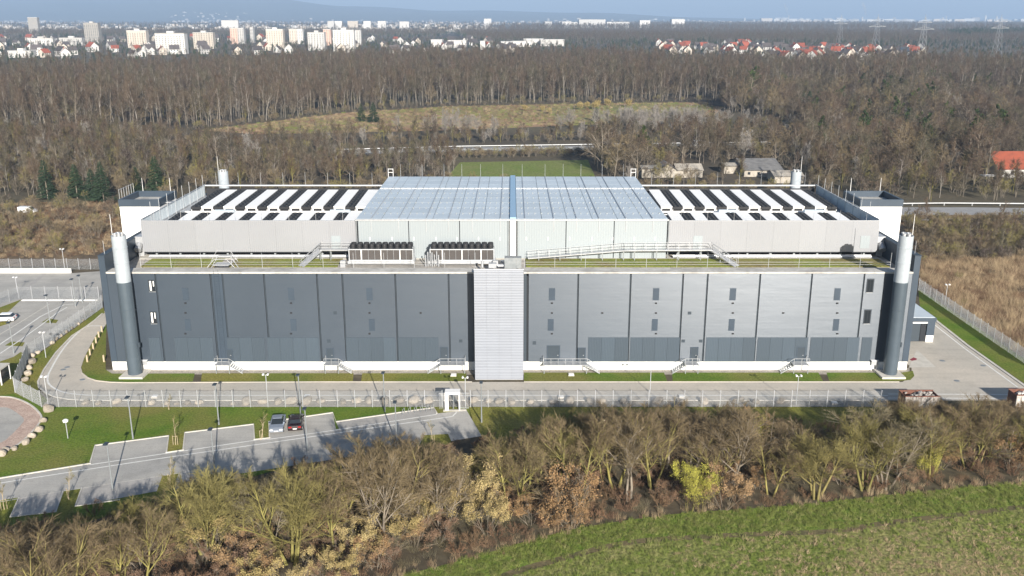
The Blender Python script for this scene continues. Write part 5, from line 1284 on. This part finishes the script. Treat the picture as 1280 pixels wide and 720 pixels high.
# ------------------------------------------------------------------ far town: flats, houses, works
def flats(label, px0, px1, pyt, D, wallm, capm='render_grey', depth=14, win=True, roofbox=True):
    Zc = D*cos(TH); x0 = (px0-640)/FPX*Zc; x1 = (px1-640)/FPX*Zc; h = max(6, PY(640, pyt, D).z); c = (x0+x1)/2; w = x1-x0
    t = thing('apartment_block', label, 'apartment block', (c, D, 0), 0, 'apartment blocks of the far town')
    part('wall', MB().box(-w/2,w/2,0,depth,0,h), M[wallm], t)
    part('roof', MB().box(-w/2-.4,w/2+.4,-.4,depth+.4,h+.003,h+.8), M[capm], t)
    if roofbox: part('stair_head', MB().box(-w*.12,w*.12,3,9,h+.81,h+3.6), M['render_white'], t)
    if win:
        nf = max(2, int(h/3)); nx = max(3, int(w/4.2))
        for c_ in range(nx):
            mb = MB(); x = -w/2 + w*(c_+.5)/nx
            for f in range(nf): mb.box(x-.65,x+.65,-.12,.05,f*3+1.0,f*3+2.4)
            part('window_column', mb, M['glass'], t)['kind'] = 'stuff'
        if w > 30:
            for c_ in (-.12, .3):
                mb = MB()
                for f in range(nf): mb.box(w*c_-1.6,w*c_+1.6,-1.4,-.13,f*3+.3,f*3+1.2)
                part('balconies', mb, M[wallm], t)['kind'] = 'stuff'
    return t
FL = [(191,228,42,1450,'render_white','white slab of flats with a dark roof band, the widest of the left group','render_grey'),(156,180,38.5,1750,'render_cream','cream-pink flats left of the wide white slab','render_white'),(239,264,41,1700,'render_cream','cream flats right of the wide white slab','render_white'),
 (286,295,35.5,2000,'render_pink','pink flats joined to a white half, between the two white groups','render_white'),(295,303,35.5,2002,'render_white','white half of the pink and white flats','render_white'),(331,352,37,1700,'render_cream','cream flats, leftmost of the central white group','render_white'),
 (360,369,36.5,2000,'render_cream','small cream flats behind the central white group','render_white'),(369,377,36.5,2004,'render_white','small white flats behind the central white group','render_white'),(383,404,41,1600,'render_white','white flats with many windows left of the tallest white block','render_white'),
 (403,412,37,1900,'render_pink','orange-beige flats behind the tallest white block','render_white'),(415,441,38,1500,'render_white','tallest white block with dark balcony columns in the central group','render_white'),(441,450,38,1900,'render_white','white flats just right of the tallest block','render_white'),
 (103,121,29,2000,'render_grey','grey-beige tower block at the left, standing alone','render_grey'),(34,46,22,3000,'render_grey','far grey block with a stepped base at the upper left','render_white'),(3,33,64,1320,'render_white','low white flats at the left edge, in front','render_white'),
 (33,51,63,1390,'render_white','low white flats with balconies next to the left edge','render_grey'),(30,62,48,1900,'render_white','long low white flats at the left','render_grey'),(70,99,47.5,1900,'render_white','long low cream-white flats right of the others at the left','render_grey'),
 (311,315,34.5,2100,'render_white','narrow white tower right of the pink and white flats','render_white'),(276,297,25.5,3600,'render_white','far long white slab above the left group','render_white'),(409,417,26.5,4000,'render_white','far white slab, first of the row of six above the central group','render_white'),
 (418,427,26.5,4000,'render_white','far white slab, second of the row of six above the central group','render_white'),(434,447,26.5,4000,'render_cream','far cream slab, third of the row of six above the central group','render_white'),(454,463,26.5,4000,'render_white','far white slab, fourth of the row of six above the central group','render_white'),
 (472,482,26.5,4000,'render_white','far white slab, fifth of the row of six above the central group','render_white'),(499,511,27,4000,'render_white','far white slab, last of the row of six above the central group','render_white'),(605,614,23.5,5000,'render_white','far lone white tower above the middle of the wood','render_white')]
for a, b, yt_, D, wm, lab, cm in FL: flats(lab, a, b, yt_, D, wm, cm, win=D < 2200, roofbox=D < 2200 and b-a > 15)
WK = [(640,665,52,1800),(655,680,49,1900),(676,706,50,1850),(560,582,51,1750),(626,640,52.5,1700),(538,552,50,1800),(600,606,52,1650)]
for i, (a, b, yt_, D) in enumerate(WK):
    t = flats(['low white works hall, leftmost of the bright works behind the wood','tallest of the bright white works halls behind the wood','long white works hall at the right end of the bright works','low pale hall left of the bright works','small white hall beside red roofs left of the bright works','low grey-white hall in the town between flats and works','tiny white hall among the dark trees'][i], a, b, yt_, D, 'render_white', 'render_white', 40, False, False)
    t.name = 'works_hall'; t['category'] = 'industrial building'; t['group'] = 'white works halls behind the wood'
# houses: gabled, one mesh kit per roof colour
def house_kit(wallm, roofm):
    w, d, h, r = 11, 10, 6.0, 4.6
    wall = MB().box(-w/2,w/2,-d/2,d/2,0,h).add([(-w/2,-d/2,h),(-w/2,d/2,h),(-w/2,0,h+r)],[(0,2,1)]).add([(w/2,-d/2,h),(w/2,d/2,h),(w/2,0,h+r)],[(0,1,2)]).mesh('house_wall', M[wallm])
    v = [(-w/2-.4,-d/2-.5,h-.4),(w/2+.4,-d/2-.5,h-.4),(w/2+.4,0,h+r+.1),(-w/2-.4,0,h+r+.1),(w/2+.4,d/2+.5,h-.4),(-w/2-.4,d/2+.5,h-.4)]
    roof = MB().add(v,[(0,1,2,3),(3,2,4,5)]).add([(x,y,z+.2) for x,y,z in v],[(0,1,2,3),(3,2,4,5)]).box(1.5,2.3,.8,1.6,h+r-1.5,h+r+1.2).mesh('house_roof', M[roofm])
    wb = MB()
    for y in (-d/2-.05, d/2+.02):
        for x in (-3.5,0,3.5):
            for z in (1.0,3.8): wb.box(x-.6,x+.6,y,y+.03,z,z+1.3)
    for x in (-w/2-.05, w/2+.02):
        for y in (-2.5,2.5):
            for z in (1.0,3.8): wb.box(x,x+.03,y-.6,y+.6,z,z+1.3)
    return wall, roof, wb.mesh('house_windows', M['glass'])
HK = {'red': [house_kit('render_white','tile_red'), house_kit('render_cream','tile_red')], 'dark': [house_kit('render_white','tile_dark'), house_kit('render_white','tile_dark'), house_kit('render_cream','tile_dark')]}
spots = []
for i in range(150):                                        # village row at the right
    px = rng.uniform(822, 1158); D = rng.uniform(1180, 1650) if px > 960 else rng.uniform(1400, 1900); spots.append((px, D, 'v'))
for i in range(115):                                         # town between the flats at the left
    px = rng.uniform(-20, 640); D = rng.uniform(1300, 2500) if px < 330 else rng.uniform(1380, 2300); spots.append((px, D, 't'))
spots.sort(); cn = {}
keep = []
for px, D, z in spots:
    X = (px-640)/FPX*D*cos(TH)
    if any((X-a)**2 + (D-b)**2 < 12.5**2 for a, b in keep): continue
    keep.append((X, D)); c = 'red' if rng.uniform() < (.45 if z == 'v' else .22) else 'dark'; k = (z, c); cn[k] = cn.get(k, 0)+1
    q = HK[c][rng.integers(0, len(HK[c]))]
    o = thing('house', f"white {'red' if c == 'red' else 'dark'}-roofed house, {ordw(cn[k]-1)} such from the left in the {'right village' if z == 'v' else 'left far town'}", 'house', (X, D, 0), rng.uniform(0, 3.1), 'houses of the village at the right' if z == 'v' else 'houses of the town at the left')
    s = rng.uniform(.9, 1.3) if z == 'v' else rng.uniform(.9, 1.4); o.scale = (s, s, s); link('wall', q[0], o); link('roof', q[1], o); link('windows', q[2], o)
hut('white house with a wide dark blue roof at the right end of the village row', 1127, 1137, 70.5, 5, 7, 14, 'render_white', 'slate', win=False, cat='house', name='house')
hut('low white building at the right end of the village row, beside the dark blue roof', 1139, 1151, 72, 5, 1, 10, 'render_white', 'render_white', win=False)
# distant towns: pale specks on the plain and the hill foot
def far_town(name, n, bx, dmin, dmax, smin, smax, hmax, seed):
    r = np.random.default_rng(seed); mb = MB()
    for i in range(n):
        D = dmin*(dmax/dmin)**r.uniform(); px = r.uniform(*bx); X = (px-640)/FPX*D; w = r.uniform(smin, smax); h = r.uniform(4, hmax)*(1.6 if r.uniform() < .1 else 1); z = hill_z(X, D)
        mb.box(X-w/2, X+w/2, D, D+w*.6, z-5, z+h, int(r.integers(0, 3)))
    tag(link(name, mb.mesh(name, [M['render_white'], M['render_cream'], M['render_grey']])), kind='stuff')
HR = [(-12000,430),(-9000,400),(-7000,470),(-5000,430),(-3000,300),(-1500,210),(0,150),(1500,120),(3000,60),(4500,20),(6000,0)]
def hill_z(X, D):
    if D < 11000: return 0.0
    Xr = X*15500/D; base = np.interp(Xr, [a for a, b in HR], [b for a, b in HR]); f = min(1, (D-11000)/6500.0)
    wob = 1+.10*sin(Xr*.0011+D*.0004)+.06*sin(Xr*.0034+1+D*.0008)
    return float(base*wob*f*f*(3-2*f))
hx_ = np.linspace(-14500, 7500, 150); hy_ = np.linspace(10900, 19500, 44); mb = MB()
mb.add([(x, y, hill_z(x, min(y, 17500))*(1 if y < 17800 else .97) - .4) for y in hy_ for x in hx_], [(j*150+i, j*150+i+1, (j+1)*150+i+1, (j+1)*150+i) for j in range(43) for i in range(149)])
struct('hills', mb, M['hill'], True)
far_town('distant_town', 420, (-20, 620), 3600, 7500, 12, 45, 12, 3)
far_town('distant_town', 70, (20, 130), 8400, 11800, 10, 36, 14, 4)
far_town('distant_town', 84, (230, 330), 9900, 13300, 10, 36, 14, 5)
far_town('distant_town', 109, (410, 650), 7400, 12300, 10, 36, 14, 6)
far_town('distant_town', 46, (300, 400), 8900, 12300, 10, 33, 14, 9)
far_town('distant_town', 84, (640, 960), 8500, 13500, 10, 54, 18, 7)
far_town('distant_town', 150, (940, 1290), 11000, 17000, 20, 150, 38, 8)
WF = [(681,690,27),(703,714,27),(714,722,28),(724,757,24.5),(759,770,27.5),(770,787,27.5),(800,813,25.5),(840,856,24)]
for i, (a, b, yt_) in enumerate(WF):
    D = 5000; t = flats(f'very far white works building on the plain, {ordw(i)} from left in the bright row', a, b, yt_, D, 'render_white', 'render_white', 60, False, False); t.name = 'works_hall'; t['category'] = 'industrial building'; t['group'] = 'very far white works on the plain'
for i, (px, h, w_) in enumerate([(974,40,14),(986,85,10),(1036,40,12),(1078,60,24),(1183,70,12),(1232,75,24),(1246,70,24),(931,45,24)]):
    D = 12000; X = (px-640)/FPX*D*cos(TH); r = w_/2
    o = link('storage_tower', MB().lathe((0,0,0),[(0,r),(h*.6,r*.95),(h,r*.8),(h+3,r*.3)],12).mesh('storage_tower', M['render_white']), None, (X, D, 0)); tag(o, ['tiny pale tower left of the thin steam plume','tall thin pale tower under the thin steam plume','tiny pale tower midway between the two steam plumes','tiny pale tower under the broader steam plume','tiny pale tower above the middle pylon','white round tower near the right edge, left of a pair','white round tower near the right edge, right of a pair','tiny white tower above the village on the horizon'][i], 'tower', 'pale towers on the horizon')
# pylons
def pylon(label, px, D, ytop, sc=1.0):
    X = (px-640)/FPX*D*cos(TH); h = PY(640, ytop, D).z
    t = thing('power_pylon', label, 'pylon', (X, D, 0), .3, 'power line pylons behind the right wood')
    mb = MB(); b = h*.085; tp = h*.016
    def w(z): return b+(tp-b)*min(1, z/(h*.92))
    zs = [h*f for f in (0,.16,.30,.43,.54,.64,.73,.81,.88,.94)]
    for sx in (-1,1):
        for sy in (-1,1):
            for a, c in zip(zs[:-1], zs[1:]): mb.bar((sx*w(a),sy*w(a),a),(sx*w(c),sy*w(c),c),.17)
    for a, c in zip(zs[:-1], zs[1:]):
        for s in (-1,1):
            mb.bar((-w(a),s*w(a),a),(w(c),s*w(c),c),.08); mb.bar((w(a),s*w(a),a),(-w(c),s*w(c),c),.08); mb.bar((s*w(a),-w(a),a),(s*w(c),w(c),c),.08)
    mb.bar((0,0,h*.92),(0,0,h),.3); part('tower', mb, M['silver'], t)
    for f, L in ((.70,.26),(.84,.18)):
        z = h*f; part('crossarm', MB().bar((-h*L,0,z),(h*L,0,z),.35).bar((-h*L,0,z),(0,0,z+h*.05),.25).bar((h*L,0,z),(0,0,z+h*.05),.25), M['silver'], t)
pylon('lattice pylon behind the village, second from the left', 1098, 1420, 18); pylon('lattice pylon right of the village, tallest looking', 1157, 1150, 18); pylon('lattice pylon near the right edge of the photo', 1252, 1250, 18); pylon('faint lattice pylon above the village, leftmost', 1052, 1900, 18)
# steam plumes over the works on the horizon
def plume(label, px, D, w, h, lean):
    X = (px-640)/FPX*D*cos(TH); mb = MB(); n = 10
    prof = [(0,.15),(.15,.3),(.35,.45),(.55,.8),(.75,1.0),(.9,.7),(1,.2)]; vs = []; fs = []
    for k, (f, r) in enumerate(prof):
        for i in range(n): a = 2*pi*i/n; vs.append((lean*f*f*h+w*r*cos(a)*(1+.25*sin(i*2.3+k)), w*r*sin(a), f*h+35))
    for k in range(len(prof)-1): fs += [(k*n+i, k*n+(i+1) % n, (k+1)*n+(i+1) % n, (k+1)*n+i) for i in range(n)]
    fs += [tuple(range(n))[::-1], tuple(range((len(prof)-1)*n, len(prof)*n))]
    m = bpy.data.materials.new('steam'); m.use_nodes = True; N = m.node_tree.nodes; N.remove(N['Principled BSDF']); v = N.new('ShaderNodeVolumePrincipled')
    v.inputs['Color'].default_value = (.95,.95,.95,1); v.inputs['Density'].default_value = .014; m.node_tree.links.new(v.outputs[0], N['Material Output'].inputs['Volume'])
    o = link('steam_plume', mb.add(vs, fs).mesh('steam_plume', m), None, (X, D, 0)); tag(o, label, 'steam', 'steam plumes on the horizon')
plume('thin white steam plume on the horizon, left of the two', 985, 11500, 18, 190, -.35); plume('broader white steam plume on the horizon, right of the two', 1082, 11500, 26, 200, -.3)

# ------------------------------------------------------------------ woods
def forest_kit(nm, bark, twig, h, **k):
    kw = dict(stems=1, lean=.08, limb=(13,.27,34,.42), br=(6,.5,40), tw=(7,.6,40), r0=.20, twig_r=.032, up=(.01,.12,.08,.05)); kw.update(k)
    w, t, tips = grow(rs, h=h, **kw); return seg_mesh(nm+'_trunk', w, M[bark], 4), seg_mesh(nm+'_crown', t, M[twig], 3), tips
OAK = [forest_kit('oak', 'greybark', ['wood_twig','wood_twig','twig_red'][i], 14, stems=[1,2,1][i], lean=.2, limb=(13,.46,48,.2), br=(8,.5,42), tw=(8,.6,42), r0=.2, twig_r=.026, up=(.01,.08,.05,.03)) for i in range(3)]
TALL = [forest_kit('tall', 'palebark' if i < 3 else 'greybark', 'wood_twig', 24) for i in range(6)]
MID = [forest_kit('mid', ['greybark','greybark','palebark','mossy'][i], 'wood_twig', 13, stems=[1,2,1,2][i], limb=(13,.33,32,.25), r0=.12, twig_r=.026) for i in range(4)]
LOWT = [forest_kit('low', 'greybark', ['wood_twig','twig_red','twig_green'][i], 7, stems=[4,5,4][i], lean=.3, limb=(8,.45,34,.15), br=(5,.5,40), tw=(7,.6,42), r0=.07, twig_r=.022, spread=.4) for i in range(3)]
SILV = [forest_kit('silver', 'palebark', 'silver_twig', 10, stems=4, lean=.18, limb=(9,.35,26,.2), r0=.08, twig_r=.022)]
GOLDT = []
for i in range(1):
    a_, b_, tips = forest_kit('golden', 'mossy', 'leaf_gold', 8, stems=4, lean=.3, limb=(8,.45,34,.15), r0=.07, twig_r=.03); T = np.array(tips); GOLDT.append((a_, b_, leaf_mesh('golden_leaves', T[rng.integers(0, len(T), 900)], .28, M['leaf_gold'], rng)))
IVY = []
for i in range(2):
    a_, b_, tips = forest_kit('ivy', 'greybark', 'ivy', 14, stems=1, limb=(13,.3,40,.2), twig_r=.03); T = np.array(tips); IVY.append((a_, b_, leaf_mesh('ivy_leaves', T[rng.integers(0, len(T), 1500)], .35, M['ivy'], rng)))
def conifer(nm, h, wd, seed):
    r = np.random.default_rng(seed); st = [(0,0,-.1,0,0,h,h*.018,.03)]; nd = []
    for k in range(int(h*3.2)):
        z = h*(.08+.9*(k/(h*3.2))); L = wd*(1-z/h)**.85*r.uniform(.8,1.15)+.2
        for j in range(7):
            a = r.uniform(0,6.28); dz = -.18*L; e1 = (cos(a)*L, sin(a)*L, z+dz); nd.append((0,0,z,*e1,.05,.02))
            for q in range(9):
                f = r.uniform(.25,1); p = (e1[0]*f, e1[1]*f, z+dz*f); a2 = a+r.choice([-1,1])*r.uniform(.5,1.1); l2 = L*.32*r.uniform(.6,1.2)
                nd.append((*p, p[0]+cos(a2)*l2, p[1]+sin(a2)*l2, p[2]-.2*l2+r.uniform(-.1,.1), .10, .03))
    return seg_mesh(nm+'_trunk', st, M['greybark'], 5), seg_mesh(nm+'_crown', nd, M['needle'], 3)
CON = [conifer('spruce', 12, 2.9, 1), conifer('spruce', 12, 3.4, 2)]
CONS = [(60,249,12.5,'dark green conifer behind the hall, leftmost of the group at the left'),(97,248,11,'dark green conifer behind the hall, second of the left group'),(130,253,12.8,'broad dark green conifer behind the hall, third of the left group'),(197,243,12.5,'slim dark green conifer just left of the left roof pen'),(172,240,8.5,'small dark conifer between the broad and the slim one at the left'),(117,250,10,'dark green conifer joined to the broad one at the left')]
for i, (px, py, h, lab) in enumerate(CONS):
    o = thing('conifer', lab, 'tree', tuple(G(px,py)), i*1.1, 'dark conifers behind the hall'); s = h/12; o.scale = (s,s,s); q = CON[i % 2]; link('trunk', q[0], o); link('crown', q[1], o)
FAR_C = [(452,152,10),(467,153,11),(1140,120,12),(1166,116,11),(1010,143,14),(1018,147,13),(1002,140,13),(745,152,8),(1205,130,9)]
for i, (px, py, h) in enumerate(FAR_C):
    o = thing('conifer', ['small dark conifer in the young wood above the left roof pen, left of a pair','small dark conifer in the young wood above the left roof pen, right of a pair','dark pine standing out of the right wood below the village','dark pine low in the right wood, right of the other','dark evergreen at the corner of the clearing, middle of three','dark evergreen at the corner of the clearing, right of three','dark evergreen at the corner of the clearing, left of three','small dark evergreen at the edge of the clearing','lone dark evergreen in the right wood near the side road'][i], 'tree', tuple(G(px,py)), i*.9, 'dark conifers among the bare wood'); s = h/12; o.scale = (s*1.1,s*1.1,s); q = CON[i % 2]; link('trunk', q[0], o); link('crown', q[1], o)

WA = GW([(-160,250),(30,248),(150,246),(260,240),(450,232),(560,226),(575,205),(560,196),(430,196),(430,184),(300,186),(250,178),(200,172),(100,166),(-160,166)])
WM = GW([(430,184),(575,180.5),(850,177),(975,175),(1000,152),(895,160),(800,168),(690,171),(560,174),(430,176),(300,180),(300,190)])
WB = GW([(560,199),(740,195),(990,189),(990,187),(575,194)])
WC = GW([(740,200),(990,190),(990,150),(905,140),(905,128),(1440,128),(1440,252),(1140,252),(1010,243),(980,232),(940,234),(800,232),(745,224)])
HUTS = [GW([(798,226),(1010,234),(1010,212),(930,204),(798,212)]), GW([(1190,148),(1340,168),(1340,182),(1190,162)]), GW([(1236,234),(1345,234),(1345,206),(1236,206)])]
# the 300 nearest trees of the wood, each its own tree
cand = [(p[0], p[1], 'A') for p in fill(WA, 4.6, rng)] + [(p[0], p[1], 'C') for p in fill(WC, 5.2, rng, holes=HUTS)]
cand.sort(key=lambda q: q[1])
own = cand[:300]; rest = cand[300:]
WPL = [(30,'at the far left edge'),(80,'behind the leftmost dark conifer'),(115,'behind the second dark conifer'),(160,'behind the broad dark conifer'),(220,'behind the slim dark conifer'),(290,'behind the left rear flue stack'),(370,'above the left roof pen, outer part'),(450,'above the left roof pen, inner part'),(560,'above the left part of the hall roof'),(740,'behind the green meadow'),
       (800,'above the right part of the hall roof'),(880,'behind the derelict huts'),(960,'behind the grey-roofed house'),(1030,'behind the right rear flue stack'),(1080,'right of the rear flue stack'),(1130,'above the right stair block'),(1180,'above the right road, near the hall'),(1235,'above the right road, mid part'),(9999,'by the red-roofed house')]
wn = {}; own.sort()
for x, y, z in own:
    lo = rng.uniform() < (.45 if z == 'A' else .35); px, py = proj((x, y, 5))
    q = (LOWT[rng.integers(0, 3)] if lo else MID[rng.integers(0, 4)]); nh = 7 if lo else 13; h = rng.uniform(4.5, 7.5) if lo else rng.uniform(8.5, 13)
    place = next(w_ for lim, w_ in WPL if px < lim); kk = (place, lo); wn[kk] = wn.get(kk, 0)+1
    o = thing('woodland_tree', f"{'low bushy' if lo else 'slender taller'} bare tree {place}, {ordw(wn[kk]-1)} from left there", 'tree', (x, y, 0), rng.uniform(0, 6.28), f"bare trees of the wood, {'low' if lo else 'tall'} ones {'left' if z == 'A' else 'right'} of the hall roof"); s = h/nh; o.scale = (s, s, s); link('trunk', q[0], o); link('crown', q[1], o)
jo = [joined('oak_tree', q[:2]) for q in OAK]; jm = [joined('mid_tree', q[:2]) for q in MID]; jl = [joined('low_tree', q[:2]) for q in LOWT]; jt = [joined('tall_tree', q[:2]) for q in TALL]; js = [joined('silver_tree', q[:2]) for q in SILV]; jg = [joined('golden_tree', q) for q in GOLDT]; ji = [joined('ivy_tree', q) for q in IVY]; jc = [joined('spruce_tree', q) for q in CON]
ra = np.array([(q[0], q[1], 0) for q in rest if q[2] == 'A']); rc = np.array([(q[0], q[1], 0) for q in rest if q[2] == 'C'])
scatter('young_wood', np.concatenate([ra, fill(WM, 5.0, rng)]), jm + jm + jl + js + jo[:1], rng, .5, .85, drift=.2)
scatter('right_wood', rc, jm + jo + jl + jo + jm + jo + jl + js + ji[:1], rng, .6, 1.2, drift=.25)
scatter('roadside_thicket', np.concatenate([fill(WB, 2.6, rng), fill(GW([(300,247),(560,238),(800,240),(1000,246),(1000,236),(800,234),(560,227),(300,238)]), 4.5, rng)]), jl, rng, .35, .6)
# bright golden bushes and silvery groups round the clearing
for nm, lst, spr, n in (('golden_thicket', [(728,136),(738,135),(766,133),(668,140)], 6, 3), ):
    P = []
    for px, py in lst:
        c = G(px, py)
        for k in range(n): P.append((c.x+rng.normal(0,spr), c.y+rng.normal(0,6), 0))
    scatter(nm, P, jg, rng, .45, .75)
P = []
for px, py, n in ((790,160,14),(800,158,12),(835,158,8),(870,160,12),(885,158,8),(568,163,6),(575,168,6),(715,160,4),(1190,140,3)):
    c = G(px, py)
    for k in range(n): P.append((c.x+rng.normal(0,9), c.y+rng.normal(0,9), 0))
scatter('silver_birches', P, js, rng, .8, 1.1)
# the tall wood behind the clearing, its stems pale at the front edge, to the far side of the village
ZE = GW([(-260,170),(100,164),(250,160),(330,151),(430,139),(560,131),(700,127.5),(905,126),(905,140),(1000,128),(1500,128)]); c0 = [(2200,960),(1650,960),(900,940),(420,960),(180,1000),(80,1130),(-100,1130),(-230,1050),(-290,880),(-480,800),(-900,780),(-1400,780)]
ZE = ZE + c0
pe = fill(ZE, 6.4, rng, holes=[GW(CLEAR)])
fr = np.array([proj(p)[1] for p in pe[:, :3]]) if False else None
pr = np.array([proj(p) for p in pe]); rt = (pr[:,0] > 930) & (pe[:,1] < 700)
scatter('tall_wood', pe[~rt], jt + jt + jm + jo, rng, .72, 1.1, drift=.13)
scatter('broad_wood', pe[rt], jo + jo + jm + jt[:2] + ji[:1], rng, .75, 1.4, drift=.22)
edge = smooth([G(*p) for p in [(-60,168),(100,164),(250,160),(330,151.5),(430,139.5),(560,131.5),(700,128),(905,126.5)]], 8); P = []
for a, b in zip(edge[:-1], edge[1:]):
    for k in range(max(1, int((b-a).length/3.2))): p = a.lerp(b, rng.uniform()); P.append((p.x, p.y+rng.uniform(0, 8), 0))
scatter('wood_edge', P[::2], jt, rng, .8, 1.12)
scatter('wood_edge_bushes', [(p[0]+rng.normal(0,2), p[1]-rng.uniform(2,8), 0) for p in P], jl, rng, .3, .7)
# right wood going on to the village and beyond, evergreens mixed in
scatter('town_trees', np.concatenate([fill([(-1500,820),(-300,900),(-200,1150),(100,1150),(200,1030),(1000,990),(1900,1000),(1900,1750),(-1500,1900)], 19, rng), fill([(-1800,1900),(200,1750),(1900,1700),(2200,2300),(-1800,2400)], 16, rng)]), jt[:3] + jm[:2] + ji + jc[:1], rng, .45, .72)
scatter('far_wood', np.concatenate([fill([(-60,2000),(1700,1750),(2600,3000),(-200,3200)], 13, rng), fill([(-2600,2350),(-200,2500),(-200,3500),(-3000,3700)], 17, rng)]), jt + jc[:1] + ji[:1], rng, .75, 1.05)
scatter('far_wood', np.concatenate([fill([(-300,3100),(2800,3000),(5200,7500),(600,7500)], 30, rng), fill([(-4000,3500),(-200,3500),(600,7500),(-5500,7500)], 62, rng)]), jt + jc[:1], rng, .9, 1.5)
far_wood_dark = fill(GW([(1176,46),(1225,42),(1290,42),(1290,47),(1200,51)]), 14, rng); scatter('evergreen_stand', far_wood_dark, jc + ji, rng, 1.2, 1.9)
# scrub and reeds near the site
scatter('scrub', np.concatenate([fill(GW([(-100,255),(130,250),(230,250),(230,262),(128,300),(128,318),(-100,326)]), 4.2, rng), ]), jl + [joined('r', [q[0], q[1]]) for q in SH['russet']], rng, .3, .75)
scatter('scrub', fill(GW([(1130,278),(1420,278),(1420,322),(1250,330),(1140,330)]), 2.6, rng), jl + jl + jm[:1], rng, .35, .7)
scatter('clearing_scrub', np.concatenate([fill(GW(CLEAR), 7.5, rng)]), jl + [joined('r2', [q[0], q[1]]) for q in SH['russet']], rng, .1, .42)
scatter('clearing_grass', fill(GW(CLEAR), 3.8, rng), [tuft('cg_a', 'drygrass', 40, 1.2, 1.2, .03, .7), tuft('cg_b', 'bramble', 40, 1.0, 1.2, .03, .8), tuft('cg_c', 'stubble', 40, .8, 1.2, .03, .8), tuft('cg_d', 'stubble', 40, .7, 1.2, .03, .9)], rng, .5, 1.2)
scatter('scrub_grass', np.concatenate([fill(GW([(-60,256),(250,254),(250,300),(126,320),(-60,325)]), 1.7, rng), fill(GW([(1120,270),(1420,272),(1420,280),(1120,280)]), 2.0, rng)]), [tuft('sg_a', 'drygrass', 40, 1.0, .8, .02, .6), tuft('sg_b', 'bramble', 40, .9, .8, .02, .8)], rng, .5, 1.2)
scatter('reeds', fill(GW([(1148,326),(1420,318),(1420,520),(1295,455),(1202,392),(1150,356)]), .95, rng), [tuft('reed_c', 'drygrass', 60, 1.7, .8, .018, .7), tuft('reed_d', 'drygrass', 50, 1.4, .8, .018, 1.1), tuft('reed_e', 'leaf_pink', 50, 1.3, .8, .016, .8), tuft('reed_f', 'bramble', 60, 1.2, .9, .016, .9)], rng, .5, 1.35)
scatter('reed_scrub', fill(GW([(1148,326),(1420,318),(1420,520),(1300,450),(1210,388),(1155,354)]), 6.5, rng), jl + [joined('r3', [q[0], q[1]]) for q in SH['russet']], rng, .15, .42)

# ------------------------------------------------------------------ the air
hz = MB().box(-27000, 27000, -120, 30500, -1.0, 620).mesh('haze', []) if False else None
mm = bpy.data.materials.new('haze'); mm.use_nodes = True; N = mm.node_tree.nodes; N.remove(N['Principled BSDF']); v = N.new('ShaderNodeVolumePrincipled')
v.inputs['Color'].default_value = (.50, .70, 1.0, 1); v.inputs['Density'].default_value = 1.08e-4; v.inputs['Anisotropy'].default_value = 0.0
mm.node_tree.links.new(v.outputs[0], N['Material Output'].inputs['Volume'])
tag(link('haze', MB().box(-27000, 27000, -120, 30500, -1.0, 620).mesh('haze', mm)), kind='stuff')
